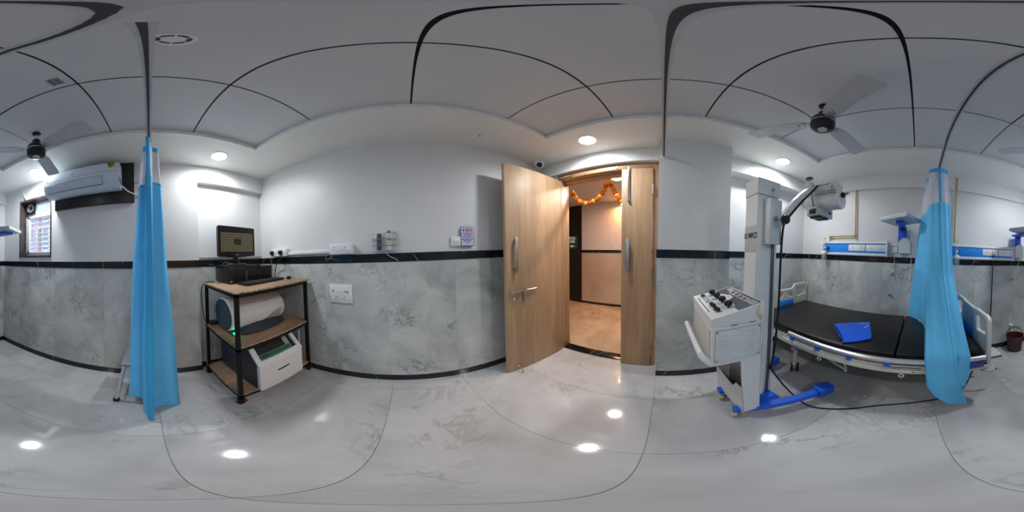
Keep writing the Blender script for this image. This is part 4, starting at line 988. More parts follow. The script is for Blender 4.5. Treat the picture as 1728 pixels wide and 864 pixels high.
decal([(.735,-.300),(1.05,-.300),(1.05,-.362),(.99,-.360),(.95,-.393),(.868,-.398),(.845,-.37),(.735,-.365)], .0004, FPL, 'legend_plate', fa)
decal([(.725,-.258),(.86,-.258),(.86,-.292),(.725,-.292)], .0005, FPL, 'legend_plate', fa)
decal([(.87,-.258),(1.045,-.258),(1.045,-.292),(.87,-.292)], .0005, mat('fascia_mid', (.40,.41,.42), .4), 'legend_plate', fa)
decal([(.758,-.233),(1.015,-.233),(1.015,-.2375),(.758,-.2375)], .0005, INK, 'print_line', fa)
decal([(.755,-.430),(.97,-.430),(.97,-.465),(.755,-.465)], .0006, mat('display_surround', (.55,.50,.50), .4), 'display_frame', fa)
for k in range(4): decal([(.772+k*.05,-.436),(.804+k*.05,-.436),(.804+k*.05,-.459),(.772+k*.05,-.459)], .0012, mat('led_dark_red', (.05,.006,.008), .2), 'led_display', fa)
mt = decal([(.684,-.432),(.742,-.432),(.742,-.470),(.684,-.470)], .0006, FPL, 'meter_frame', fa)
decal([(.690,-.438),(.736,-.438),(.736,-.464),(.690,-.464)], .0013, mat('meter_face', (.34,.36,.32), .15), 'meter_face', mt)
decal([(.985,-.442),(1.035,-.442),(1.035,-.475),(.985,-.475)], .0008, mat('label_grey', (.45,.46,.46), .4), 'label_plate', fa)
wb = decal([(.868,-.385),(.925,-.385),(.925,-.415),(.868,-.415)], .0008, WHITEP, 'warning_label', fa)
mb = MB()
for k in range(4): mb.prism([sl(.874,-.389-k*.006,.0018), sl(.918,-.389-k*.006,.0018), sl(.918,-.3915-k*.006,.0018), sl(.874,-.3915-k*.006,.0018)], (0,0,.0004))
mb.build('warning_print', INKRED, wb)
mb = MB()
for x, y, n in ((.99,-.305,3),(.91,-.305,3),(.82,-.305,3),(.75,-.305,3),(.98,-.262,4),(.90,-.262,3),(.815,-.262,3),(.745,-.262,4)):
    for k in range(n): mb.prism([sl(x+k*.007,y,.0018), sl(x+k*.007+.004,y,.0018), sl(x+k*.007+.004,y-.004,.0018), sl(x+k*.007,y-.004,.0018)], (0,0,.0003))
mb.build('legend_print', INK, fa)
UPN = Vector((0,.2111,1)).normalized()
for x, y in ((1.001,-.331),(.921,-.335),(.836,-.336),(.748,-.335)):
    p = sl(x, y); k_ = MB().lathe([(.007,0),(.007,.012),(.017,.013),(.0195,.016),(.0195,.030),(.017,.034),(0,.034)], p, UPN, 24)
    for q in range(12):
        a = 2*math.pi*q/12; k_.cyl(p+UPN*.015+Vector((math.cos(a)*.0185, math.sin(a)*.0185, -math.sin(a)*.004)), p+UPN*.031+Vector((math.cos(a)*.0185, math.sin(a)*.0185, -math.sin(a)*.004)), .0022, seg=6)
    k_.build('dial_knob', BLACKP, xr)
for x, y in ((.829,-.271),(.802,-.275),(.756,-.270),(.733,-.274)): MB().lathe([(.005,0),(.005,.005),(.0115,.006),(.012,.018),(.010,.020),(0,.020)], sl(x, y), UPN, 18).build('small_knob', BLACKP, xr)
MB().lathe([(.006,0),(.006,.004),(.003,.005),(.0028,.022),(.0035,.024),(0,.025)], sl(.904,-.272), Vector((.15,-.1,1)), 12).build('toggle_switch', CHROME, xr)
rs = MB().box((1.013,-.285,.9690), (1.043,-.260,.9760), .001).build('power_switch', BLACKP, xr)
MB().box((1.015,-.283,.974), (1.027,-.262,.9795), .001).build('red_key', RED, rs); MB().box((1.029,-.283,.974), (1.041,-.262,.9795), .001).build('green_key', mat('green_key', (.02,.22,.10), .4), rs)
# push handle
MB().tube([(.668,-.222,.690),(.672,-.185,.735),(.685,-.178,.748)], .017, 12).tube([(.685,-.178,.748),(1.075,-.175,.755)], .015, 14).tube([(1.07,-.222,.690),(1.072,-.185,.735),(1.07,-.176,.752)], .017, 12).build('push_handle', WHITEP, xr)
# hand switch on its clip with coiled cord
hs = MB().cyl((.655,-.478,.935), (.655,-.480,1.000), .013, .015, 16).cyl((.655,-.480,1.0), (.655,-.480,1.020), .009, .006, 14).box((.655,-.500,.945), (.690,-.455,.985), .004).build('hand_switch', mat('ivory_plastic', (.62,.60,.55), .4), xr)
co = [(.668+.010*math.cos(a*.9), -.500+.010*math.sin(a*.9), .74-a*.00105) for a in range(0, 420)]
MB().tube([(.655,-.478,.935),(.655,-.488,.86),(.668,-.498,.76)]+co, .0026, 5).build('coiled_cord', mat('cord_white', (.62,.63,.66), .5), xr)
# column
X0, X1, Y0, Y1 = .800, .937, -.676, -.520
MB().box((X0,Y0,.11), (X1,Y1,1.634), .003).build('column', WHITEM, xr)
MB().box((X0-.004,Y0-.012,1.636), (X1+.004,Y1+.004,1.750), .004).build('column_cap', WHITEM, xr)
MB().box((X0-.001,Y0+.03,1.632), (X1+.001,Y1-.001,1.637)).build('cap_joint', GREYP, xr)
mb = MB()
mb.cyl((X0-.006,-.552,1.690), (X0-.003,-.552,1.690), .003, seg=8); mb.cyl((X0-.016,-.625,1.680), (X0-.003,-.625,1.680), .006, seg=10).cyl((X0-.020,-.625,1.684), (X0-.015,-.625,1.684), .010, seg=12).cyl((X0-.014,-.625,1.68), (X0-.014,-.625,1.64), .002, seg=6)
mb.build('cable_stud', STEEL, xr)
nb = MB().box((X0+.002,Y1,1.27), (X1-.002,Y1+.0012,1.435), .0005).build('name_plate', mat('name_plate_grey', (.52,.53,.52), .4), xr)
lettering('OLYMPICS', .046, (.8685,Y1+.0016,1.372), (-1,0,0), (0,0,1), INK, nb, sx=.72, bold=.0011)
MB().box((X0-.012,-.650,.112), (X0+.004,-.632,1.40), .002).build('guide_rail', mat('guide_steel', (.16,.17,.18), .35, .8), xr)
cr_ = MB().box((.742,-.662,1.322), (.805,-.570,1.602), .004).build('carriage', mat('carriage_white', (.60,.64,.66), .35), xr)
MB().cyl((.742,-.610,1.478), (.728,-.611,1.477), .015, seg=16).cyl((.728,-.611,1.477), (.690,-.630,1.470), .006, seg=10).build('lock_stem', STEEL, cr_)
def disc_knob(p, n, r, th, name, par, m=BLACKP):
    n = Vector(n).normalized(); mb = MB().lathe([(0,-th/2),(r*.9,-th/2),(r,-th/4),(r,th/4),(r*.9,th/2),(0,th/2)], p, n, 28)
    q = n.to_track_quat('Z', 'Y').to_matrix()
    for k in range(16):
        a = 2*math.pi*k/16; c = Vector(p)+q @ Vector((r*math.cos(a), r*math.sin(a), 0)); mb.cyl(c-n*th*.4, c+n*th*.4, r*.09, seg=6)
    return mb.build(name, m, par)
disc_knob((.680,-.634,1.467), (-1,.45,-.1), .027, .018, 'arm_lock_knob', xr)
# arm
mb = MB()
pth = [(.768,-.655,1.455),(.768,-.70,1.510),(.766,-.79,1.625),(.764,-.87,1.710),(.762,-.945,1.775),(.762,-.965,1.80)]
for a, b in zip(pth, pth[1:]):
    a, b = Vector(a), Vector(b); d = (b-a).normalized(); n = Vector((1,0,0)).cross(d).normalized()
    mb.prism([a-d*.004-n*.021+Vector((-.016,0,0)), a-d*.004+n*.021+Vector((-.016,0,0)), b+d*.004+n*.021+Vector((-.016,0,0)), b+d*.004-n*.021+Vector((-.016,0,0))], (.032,0,0))
mb.build('arm', WHITEM, xr)
MB().box((.742,-.985,1.770), (.800,-.925,1.838), .004).build('elbow_block', WHITEM, xr)
MB().cyl((.742,-.945,1.815), (.730,-.945,1.815), .013, seg=16).cyl((.730,-.945,1.815), (.724,-.945,1.815), .007, seg=6).build('elbow_nut', CHROME, xr)
MB().cyl((.778,-.955,1.836), (.778,-.955,1.878), .004, seg=10).build('tilt_rod', STEEL, xr)
disc_knob((.778,-.955,1.885), (.1,.1,1), .027, .014, 'tilt_knob', xr)
# tube head
hd = MB().box((.592,-1.155,1.825), (.872,-1.000,1.858), .006).box((.595,-1.150,1.80), (.905,-1.0,1.824), .004).build('head_cover', WHITEM, xr)
mb = MB()
for k in range(16): mb.box((.625+k*.011,-.9995,1.8215), (.631+k*.011,-.998,1.8265))
mb.build('cover_vent', DKGREY, hd)
MB().cyl((.575,-1.078,1.702), (.865,-1.078,1.702), .073, seg=36).build('tube_housing', mat('tank_white', (.62,.64,.66), .3), xr)
MB().lathe([(0,0),(.068,0),(.072,.006),(.075,.016),(.075,.020)], (.560,-1.078,1.702), (1,0,0), 36).build('tube_end_cap', WHITEM, xr)
MB().box((.66,-1.13,1.765), (.80,-1.02,1.805), .003).build('tube_saddle', WHITEM, xr)
mb = MB()
mb.box((.590,-1.002,1.768), (.790,-.985,1.804), .003); mb.prism([(.575,-.985,1.804),(.60,-.985,1.804),(.60,-.985,1.768),(.575,-.985,1.768)], (0,-.02,0))
mb.prism([(.572,-.985,1.804),(.572,-.985,1.768),(.572,-1.045,1.715),(.572,-1.105,1.715),(.572,-1.105,1.752),(.572,-1.045,1.752)], (-.010,0,0)); mb.build('yoke', WHITEM, xr)
MB().cyl((.562,-1.075,1.735), (.530,-1.078,1.740), .006, seg=10).build('trunnion', STEEL, xr)
disc_knob((.545,-1.068,1.738), (-1,.2,0), .020, .016, 'trunnion_knob', xr)
MB().cyl((.530,-1.076,1.745), (.515,-1.078,1.748), .007, seg=10).cyl((.515,-1.078,1.748), (.498,-1.080,1.753), .004, seg=8).ball((.520,-1.076,1.755), .008, 1).build('brass_terminal', mat('brass', (.55,.38,.14), .25, 1.0), xr)
co_ = MB().box((.700,-1.190,1.578), (.828,-1.000,1.655), .004).build('collimator', mat('collimator_grey', (.52,.53,.54), .35), xr)
MB().box((.73,-1.15,1.652), (.80,-1.04,1.668), .003).build('collimator_collar', DKGREY, co_)
MB().box((.738,-1.0005,1.592), (.800,-.994,1.632), .002).box((.752,-.996,1.597), (.774,-.985,1.626), .003).build('collimator_port', BLACKP, co_)
MB().box((.6985,-1.165,1.612), (.7005,-1.125,1.632), .001).build('side_display', BLACKP, co_)
MB().box((.715,-1.145,1.562), (.812,-1.085,1.579), .002).box((.715,-1.06,1.562), (.812,-1.02,1.579), .002).build('filter_rail', BLACKP, co_)
mb = MB()
for p in ((.6990,-1.05,1.635),(.6990,-1.07,1.60)): mb.cyl(p, (p[0]+.003,p[1],p[2]), .003, seg=8)
mb.build('screw', DKGREY, co_)
# cables of the unit
MB().tube([(.735,-1.02,1.822),(.730,-1.01,1.838),(.738,-.985,1.812),(.742,-.965,1.775),(.745,-.90,1.705),(.745,-.82,1.620),(.745,-.74,1.525),(.735,-.675,1.460),(.725,-.655,1.40),(.745,-.665,1.20),(.755,-.675,.95),(.770,-.668,.60),(.780,-.655,.44),(.785,-.652,.415)], .0075, 8, smooth=2).build('head_cable', RUBBER, xr)
MB().tube([(.80,-1.02,1.80),(.782,-.992,1.76),(.775,-1.0,1.70),(.770,-1.01,1.655)], .003, 6, smooth=2).build('lamp_lead', RUBBER, xr)
mb = MB()
for k in (2, 3):
    a = Vector(pth[k]); mb.box(a+Vector((-.020,-.012,-.03)), a+Vector((.018,.004,.024)), .002)
mb.build('cable_clip', WHITEM, xr)
MB().torus((.787,-.652,.415), (.2,.3,1), .014, .004).tube([(.775,-.645,.42),(.755,-.625,.425),(.74,-.62,.43)], .003, 6).build('cable_tie', RUBBER, xr)
pc_ = MB().tube([(.787,-.654,.412),(.760,-.69,.30),(.705,-.735,.16),(.620,-.755,.06),(.545,-.765,.010),(.46,-.795,.007),(.32,-.875,.007),(.20,-.965,.007),(.04,-1.02,.007),(-.12,-1.065,.007),(-.25,-1.10,.007),(-.36,-1.17,.008),(-.47,-1.32,.030),(-.58,-1.52,.02),(-.74,-1.76,.01),(-.86,-1.87,.05),(-.915,-1.886,.30),(-.928,-1.884,.70),(-.930,-1.880,1.05),(-.928,-1.872,1.28),(-.928,-1.850,1.345)], .0065, 8, smooth=2).build('power_cable', RUBBER); tag(pc_, 'black power cable running over the floor from the x-ray machine', 'cable')

# ================================================================ HOSPITAL BED
bd_ = thing('hospital_bed', (.51,-1.42,0), 'cream steel hospital bed with plastic head and foot boards', 'bed')
BX0, BX1, BY0, BY1 = -.455, 1.480, -1.840, -1.010
MB().box((BX0+.01,BY0+.02,.455), (BX1,BY1-.005,.500), .004).build('deck', mat('deck_grey', (.30,.31,.30), .5), bd_)
MB().box((BX0-.02,-1.005,.440), (BX1+.01,-.965,.476), .005).box((BX0-.02,-1.875,.440), (BX1+.01,-1.845,.476), .005).box((BX0-.02,-1.87,.440), (BX0+.02,-.97,.476), .004).box((BX1-.02,-1.87,.440), (BX1+.015,-.97,.476), .004).build('frame', IVORY, bd_)
MB().box((.30,-1.80,.36), (1.25,-1.74,.40), .004).box((.30,-1.10,.36), (1.25,-1.06,.40), .004).box((.95,-1.80,.30), (1.00,-1.06,.345), .004).box((-.28,-1.80,.30), (-.23,-1.06,.345), .004).box((-.26,-1.45,.34), (.98,-1.40,.375), .004).build('underframe', mat('grey_steel', (.38,.39,.38), .4), bd_)
for k, (x, y) in enumerate(((.975,-1.10), (.975,-1.76), (-.255,-1.10), (-.255,-1.76))):
    lg = MB().cyl((x,y,.155), (x,y,.455), .022, seg=16).cyl((x,y,.10), (x,y,.17), .014, seg=14).build('leg', IVORY, bd_)
    MB().box((x-.014,y-.03,.045), (x+.014,y+.03,.125), .008).build('caster_fork', WHITEP, lg)
    wa, wc_ = Vector((.75,.66,0)), Vector((x,y,.055)); MB().cyl(wc_-wa*.036, wc_-wa*.016, .055, seg=24).cyl(wc_+wa*.016, wc_+wa*.036, .055, seg=24).build('wheels', RUBBER, lg)
for x in (.636, .068):
    MB().torus((x,-.972,.412), (0,1,0), .015, .005).cyl((x,-.972,.428), (x,-.972,.442), .005, seg=8).build('drain_ring', IVORY, bd_)
MB().tube([(.60,-1.0,.435),(.52,-.985,.408),(.418,-.972,.382)], .008, 8).tube([(.46,-1.0,.44),(.425,-.985,.385)], .007, 8).cyl((.418,-.978,.382), (.418,-.958,.382), .011, seg=12).build('rail_lever', ALU, bd_)
sr = MB().tube([(.930,-.955,.567),(-.440,-.955,.564)], .0195, 14).build('side_rail', ALU, bd_)
MB().tube([(1.12,-.953,.492),(.93,-.953,.522),(-.43,-.953,.524)], .007, 8).tube([(.93,-.968,.545),(-.43,-.968,.541)], .006, 8).tube([(.88,-.953,.500),(-.42,-.953,.502)], .004, 8).build('rail_rods', ALU, bd_)
MB().tube([(1.44,-.985,.52),(1.16,-.97,.505),(.95,-.965,.53)], .010, 10).build('rail_link', ALU, bd_)
for x in (.888,.640,.398,.157,-.085): MB().box((x-.020,-.968,.512), (x+.020,-.942,.552), .004).build('rail_bracket', BLUE, bd_)
for x in (.905,.662,.423,.179,-.061): 
    c = MB().box((x-.014,-.968,.470), (x+.014,-.952,.512), .003).build('rail_clip', IVORY, bd_)
    MB().cyl((x,-.952,.494), (x,-.9505,.494), .004, seg=8).build('rivet', DKGREY, c)
mb = MB()
for x, z in ((-.004,.459),(1.08,.459),(1.12,.468)): mb.cyl((x,-.966,z), (x,-.9635,z), .006, seg=10)
mb.build('frame_hole', DKGREY, bd_)
lt = MB().box((-.430,-.985,.478), (-.330,-.945,.545), .005).build('rail_latch', mat('latch_blue', (.03,.08,.42), .35), bd_)
MB().box((-.425,-.946,.520), (-.375,-.938,.530), .002).build('release_button', RED, lt)
# head and foot boards, outlines in (y,z)
def board(name, x, mid, vcut, parent):
    y0, y1 = -1.875, -1.012
    out = [(y0,.45),(y0,.835),(y0+.03,.858),(y0+.255,.858),(y0+.30,.80 if vcut else .845),(y1-.30,.80 if vcut else .845),(y1-.255,.858),(y1-.03,.858),(y1,.835),(y1,.45)]
    holes = [rounded([(y0+.035,.70),(y0+.215,.675),(y0+.245,.825),(y0+.035,.828)], .018), rounded([(y1-.035,.70),(y1-.035,.828),(y1-.245,.825),(y1-.215,.675)], .018)]
    if vcut: holes += [rounded([(y0+.33,.78),(-1.46,.78),(-1.50,.70),(y0+.285,.685)], .010), rounded([(y1-.33,.78),(y1-.285,.685),(-1.39,.70),(-1.43,.78)], .010)]
    b = plate(name, rounded(out, .02), holes, .032, (x,0,0), (0,1,0), (0,0,1), IVORY if vcut else WHITEP, parent, .008)
    return b
hb_ = board('headboard', 1.508, .80, True, bd_)
MB().box((1.484,-1.585,.575), (1.494,-1.315,.665), .004).build('blue_inlay', BLUEP, hb_)
fb = board('footboard', -.492, .845, False, bd_)
MB().box((-.479,-1.565,.540), (-.473,-1.300,.655), .003).build('blue_inlay', BLUEP, fb)
for pth_ in ([(y_,z_) for y_, z_ in ((-1.030,.46),(-1.030,.80),(-1.045,.838),(-1.08,.842),(-1.20,.842),(-1.255,.825),(-1.275,.79))], [(-1.857,.46),(-1.857,.80),(-1.842,.838),(-1.80,.842),(-1.68,.842),(-1.632,.825),(-1.612,.79)], [(-1.045,.68),(-1.13,.672),(-1.225,.664)], [(-1.842,.68),(-1.76,.672),(-1.662,.664)]):
    MB().tube([(-.492,a_,b_) for a_, b_ in pth_], .021 if len(pth_) > 3 else .015, 12, smooth=1).build('grab_rim', IVORY, fb)
MB().box((-.481,-1.59,.50), (-.4745,-1.285,.842), .004).box((-.510,-1.59,.50), (-.503,-1.285,.842), .004).build('panel_inlay', mat('pale_blue_panel', (.36,.52,.60), .35), fb)
MB().box((-.480,-1.545,.850), (-.500,-1.33,.856)).build('top_strip', PEARL, fb)
for y in (-1.035,-1.85): 
    MB().cyl((-.492,y,.38), (-.492,y,.47), .016, seg=14).build('bumper_post', IVORY, bd_)
    MB().lathe([(.014,.012),(.058,.010),(.062,.004),(.062,-.004),(.056,-.008),(0,-.008)], (-.492,y,.392), (0,0,1), 32).build('bumper_disc', mat('bumper_grey', (.42,.45,.46), .4), bd_)
for y in (-1.16, -1.36):
    c = MB().tube([(-.45,y,.40),(-.53,y,.40),(-.545,y,.385),(-.545,y+.02,.30)], .007, 8).build('crank', STEEL, bd_)
    MB().cyl((-.545,y+.02,.275), (-.625,y+.02,.262), .013, .011, 12).build('crank_grip', BLACKP, c)
ma = thing('mattress', (.51,-1.42,.50), 'dark brown vinyl mattress in two sections on the bed', 'mattress')
MB().box((.122,BY0+.005,.501), (BX1,BY1,.594), .016, 3).build('section', LEATHER, ma)
MB().box((BX0+.004,BY0+.005,.501), (.114,BY1,.594), .016, 3).build('section', LEATHER, ma)
mb = MB()
for x0, x1 in ((.126,BX1-.004),(BX0+.008,.110)): mb.tube([(x0,BY1-.003,.585),(x1,BY1-.003,.585)], .003, 6)
mb.build('piping', mat('piping_brown', (.03,.022,.020), .5), ma)
# folded blue lead apron
ap = thing('folded_apron', (.50,-1.33,.594), 'folded bright blue vinyl apron lying on the mattress', 'apron')
# points on the mattress: far-left (.70,-1.28), far-right (.43,-1.50), near-right (.315,-1.17), near-left (.485,-1.02)
c4 = [Vector((.70,-1.285)), Vector((.435,-1.505)), Vector((.318,-1.175)), Vector((.478,-1.035))]
rows = []
for lay in range(2):
    pass
def apron_pt(u, v): # u along left->right, v far->near
    a = c4[0].lerp(c4[1], u); b = c4[3].lerp(c4[2], u); p = a.lerp(b, v)
    z = .594+.022+.020*math.sin(math.pi*min(1, max(0, v)))+.012*math.sin(v*3+u*4)*.5+.014*max(0, v-.45)
    return Vector((p.x, p.y, z))
top = []
for i in range(15):
    v = i/14; row = [apron_pt(u/16, v) for u in range(17)]
    row = [Vector((row[0].x,row[0].y,.5945))]+row+[Vector((row[-1].x,row[-1].y,.5945))]; top.append(row)
edge0 = [Vector((p.x,p.y,.5945)) for p in top[0]]
near = []
for k in range(1, 7):          # rolled fold along the near side
    a = math.pi*k/7*.95
    near.append([Vector((p.x+.010*math.sin(a)*-.3, p.y+.020*math.sin(a), .5945+(p.z-.5945)*(math.cos(a)+1)/2)) for p in top[-1]])
MB().grid([edge0]+top+near).build('outer_fold', CABLUE, ap)
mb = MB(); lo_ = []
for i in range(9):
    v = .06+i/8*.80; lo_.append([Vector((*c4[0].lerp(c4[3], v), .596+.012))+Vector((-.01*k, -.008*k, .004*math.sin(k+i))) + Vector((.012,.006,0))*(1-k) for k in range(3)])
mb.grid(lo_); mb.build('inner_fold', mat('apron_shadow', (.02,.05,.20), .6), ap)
WS = mat('apron_strap', (.30,.52,.85), .5)
def strap(a, b, w_=.012):
    rows = []
    for k in range(9):
        t = k/8; u = a[0]+(b[0]-a[0])*t; v = a[1]+(b[1]-a[1])*t; p = apron_pt(u, v)
        d = (apron_pt(b[0], b[1])-apron_pt(a[0], a[1])); d.z = 0; d.normalize(); n = Vector((-d.y,d.x,0))*w_/2
        rows.append([p-n+Vector((0,0,.0025)), p+n+Vector((0,0,.0025))])
    MB().grid(rows).build('strap', WS, ap)
strap((.66,.17), (.97,.22)); strap((.95,.38), (.80,.52))

# ================================================================ BED HEAD SERVICE PANELS
def service_panel(u0, u1, us, label, holes):
    """u0 > u1 along -x: u0 the gas end, us the socket plates"""
    t_ = thing('service_panel', ((u0+u1)/2, CY, 1.275), label, 'service panel', 'blue bed head service panels')
    a, b = min(u0, u1), max(u0, u1)
    mb = MB(); pf = [(0,1.276),(.045,1.276),(.055,1.285),(.055,1.302),(.040,1.312),(.040,1.422),(.055,1.428),(.050,1.450),(.035,1.460),(0,1.462)]
    mb.prism([(a, CY+d, z) for d, z in pf], (b-a,0,0)); mb.build('housing', WHITEM, t_)
    wbox(MB(), 'C', a+.02, b-.02, 1.3125, 1.4215, .040, .043, .001).build('blue_fascia', BLUEP, t_)
    mb = wbox(wbox(MB(), 'C', a-.006, a+.012, 1.274, 1.464, 0, .058, .004), 'C', b-.012, b+.006, 1.274, 1.464, 0, .058, .004); mb.build('end_cap', WHITEP, t_)
    for (p, q) in us:
        pl_ = wbox(MB(), 'C', p, q, 1.334, 1.414, .043, .050, .003).build('socket_plate', PEARL, t_)
        mb = MB(); w_ = q-p; pins(mb, 'C', p+w_*.22, 1.376, .050, 1.1); pins(mb, 'C', p+w_*.74, 1.376, .050, 1.1); mb.build('socket_holes', INK, pl_)
        for f_ in (.42,.93): wbox(MB(), 'C', p+w_*f_-.008, p+w_*f_+.006, 1.352, 1.375, .049, .054, .0015).build('rocker_switch', PEARL, pl_)
    return t_
service_panel(1.235, .360, ((.628,.846),(.372,.616)), 'blue and white bed head panel on the wall at the bed head end', 0)
service_panel(-.375, -1.230, ((-.990,-.778),(-1.226,-1.000)), 'blue and white bed head panel on the wall near the bucket', 0)
def flowmeter(u, label):
    t_ = thing('flowmeter_bottle', wp('C',u,1.20,.09), label, 'flowmeter', 'oxygen flowmeters with humidifier bottles')
    MB().cyl(wp('C',u-.03,1.368,.043), wp('C',u-.03,1.368,.075), .017, seg=18).cyl(wp('C',u-.03,1.368,.075), wp('C',u-.03,1.368,.095), .012, seg=14).build('gas_valve', DKGREY, t_)
    MB().cyl(wp('C',u-.03,1.368,.085), wp('C',u,1.368,.095), .008, seg=12).cyl(wp('C',u,1.30,.095), wp('C',u,1.38,.095), .013, seg=16).build('connector', CHROME, t_)
    MB().cyl(wp('C',u,1.38,.095), wp('C',u,1.49,.095), .010, seg=16).build('flow_tube', GLASSP, t_)
    MB().cyl(wp('C',u,1.49,.095), wp('C',u,1.498,.095), .011, seg=16).build('tube_cap', CHROME, t_)
    MB().lathe([(.018,.105),(.034,.095),(.036,.085),(.036,.01),(.030,0),(0,0)], wp('C',u,1.205,.095)).build('bottle', GLASSP, t_)
    MB().lathe([(.026,.12),(.030,.115),(.036,.10),(.036,.092),(0,.092)], wp('C',u,1.205,.095)).build('bottle_lid', WHITEP, t_)
    MB().cyl(wp('C',u,1.225,.095), wp('C',u,1.30,.095), .004, seg=8).build('dip_tube', WHITEP, t_)
flowmeter(1.175, 'oxygen flowmeter with clear humidifier bottle on the bed head end panel')
flowmeter(-.435, 'oxygen flowmeter with clear humidifier bottle beside the draped curtain')
op = thing('oxygen_pipe', wp('C',.95,1.46,.01), 'yellow gas pipe with elbow running down to the bed head end panel', 'pipe', 'yellow oxygen pipes')
MB().tube([wp('C',.785,2.16,.018), wp('C',.772,1.555,.018), wp('C',.772,1.53,.018), wp('C',.795,1.528,.018), wp('C',1.12,1.520,.018), wp('C',1.140,1.519,.018), wp('C',1.140,1.50,.018), wp('C',1.140,1.462,.018)], .0085, 10, smooth=1).build('pipe', YELL, op)
MB().cyl(wp('C',.772,1.505,.018), wp('C',.772,1.555,.018), .012, seg=12).cyl(wp('C',.765,1.5285,.018), wp('C',.81,1.5275,.018), .012, seg=12).cyl(wp('C',1.10,1.5205,.018), wp('C',1.15,1.519,.018), .012, seg=12).build('elbow', YELL, op)
op = thing('oxygen_pipe', wp('C',-.425,1.46,.01), 'straight yellow gas pipe beside the draped curtain', 'pipe', 'yellow oxygen pipes')
MB().tube([wp('C',-.430,2.33,.040), wp('C',-.428,2.16,.040), wp('C',-.426,2.10,.022), wp('C',-.421,1.462,.018)], .0085, 10, smooth=1).build('pipe', YELL, op)
MB().cyl(wp('C',-.430,2.318,.040), wp('C',-.430,2.333,.040), .016, seg=14).build('collar', WHITEP, op)
SHG = mat('shelf_grey', (.50,.54,.56), .3)
def monitor_shelf(u0, corners, px0, px1, label, side):
    t_ = thing('monitor_shelf', wp('C',u0,1.32,0), label, 'wall shelf', 'swivel monitor shelves')
    w_ = .066; P = [(u0-w_,1.322),(u0+w_,1.322),(u0+w_,1.455),(u0+.02,1.497),(u0-w_+.02,1.497),(u0-w_,1.455)]
    mb = MB(); mb.prism([wp('C',u,z,0) for u, z in P], (0,.085,0)); mb.build('wall_box', WHITEM, t_)
    wbox(MB(), 'C', u0-w_-.004, u0-w_, 1.335, 1.450, .005, .080).build('box_side', mat('box_teal', (.18,.36,.38), .4), t_)
    mb = MB(); 
    for du in (-.012,.012): mb.cyl(wp('C',u0+.01+du,1.478,.085), wp('C',u0+.01+du,1.478,.087), .003, seg=8)
    mb.build('screw', DKGREY, t_)
    wbox(MB(), 'C', px0, px1, 1.44, 1.632, .03, .06, .003).build('swivel_post', BLUE, t_)
    c = sum((Vector(p) for p in corners), Vector((0,0)))/4
    MB().box((min(c.x,(px0+px1)/2)-.035, CY+.045, 1.606), (max(c.x,(px0+px1)/2)+.035, c.y+.06, 1.630), .003).build('shelf_arm', BLUE, t_)
    MB().box(wp('C',px0+.015,1.585,.06), wp('C',px1-.035,1.625,.075), .002).build('lock_knob', BLACKP, t_)
    mb = MB(); mb.prism([(x,y,1.632) for x, y in corners], (0,0,.026)); sh = mb.build('shelf_tray', SHG, t_)
    mb = MB(); cs_ = [Vector((x,y)) for x, y in corners]
    for a, b in zip(cs_, cs_[1:]+cs_[:1]):
        ia, ib = a.lerp(c, .06), b.lerp(c, .06); mb.prism([(a.x,a.y,1.658),(b.x,b.y,1.658),(ib.x,ib.y,1.658),(ia.x,ia.y,1.658)], (0,0,.008))
    mb.build('tray_lip', WHITEM, sh)
    m_ = cs_[2].lerp(cs_[1], .35); return t_
monitor_shelf(.155, [(.385,-1.55),(.265,-1.84),(-.025,-1.64),(.105,-1.36)], .138, .232, 'grey swivel monitor shelf on a blue post above the mattress', 1)
monitor_shelf(-1.310, [(-1.45,-1.47),(-1.14,-1.34),(-1.02,-1.64),(-1.32,-1.79)], -1.345, -1.262, 'grey swivel monitor shelf on a blue post near the window', -1)
so = thing('wall_socket', wp('C',.277,1.33,0), 'single white wall socket between bed head panel and monitor shelf', 'socket')
wbox(MB(), 'C', .244, .312, 1.332, 1.421, 0, .009, .003).build('plate', PEARL, so)
mb = MB(); 
for du in (-.018,0,.018): wbox(mb, 'C', .278+du-.006, .278+du+.006, 1.398, 1.408, .008, .0098)
pins(mb, 'C', .278, 1.370, .009, 1.0); mb.build('socket_holes', INK, so)
wc = MB().tube([wp('C',.273,1.335,.012), wp('C',.272,1.25,.012), wp('C',.285,1.06,.012), wp('C',.25,.95,.014), wp('C',.16,.872,.014), wp('C',.105,.90,.014), wp('C',.085,1.05,.014), wp('C',.077,1.27,.014), wp('C',.080,1.325,.02)], .0028, 6, smooth=3).build('white_cable', WHITEP); tag(wc, 'thin white cable looping below the monitor shelf over the mattress', 'cable')
wc = MB().tube([wp('C',-1.33,1.322,.03), wp('C',-1.335,1.22,.02), wp('C',-1.338,1.10,.012)], .003, 6, smooth=2).build('white_cable', WHITEP); tag(wc, 'short white cable hanging below the monitor shelf near the window', 'cable')
pg = thing('plug', wp('C',-.928,1.365,.05), 'grey plug with black cable in the bed head panel near the bucket', 'plug')
wbox(MB(), 'C', -.948, -.908, 1.345, 1.392, .049, .080, .006).build('body', WHITEP, pg)
def whook(u, z, label):
    t_ = MB().tube([wp('C',u+.012,z-.012,.004), wp('C',u+.012,z+.012,.020), wp('C',u-.012,z+.012,.020), wp('C',u-.012,z-.016,.018)], .004, 8).cyl(wp('C',u+.012,z,.0), wp('C',u+.012,z,.012), .009, seg=10).build('wall_hook', STEEL); tag(t_, label, 'hook', 'small steel wall hooks')
whook(.291,1.074, 'small steel wall hook below the single socket'); whook(.308,.822, 'lower small steel hook on the marble above the mattress'); whook(-1.240,1.016, 'small steel hook on the marble above the bucket')

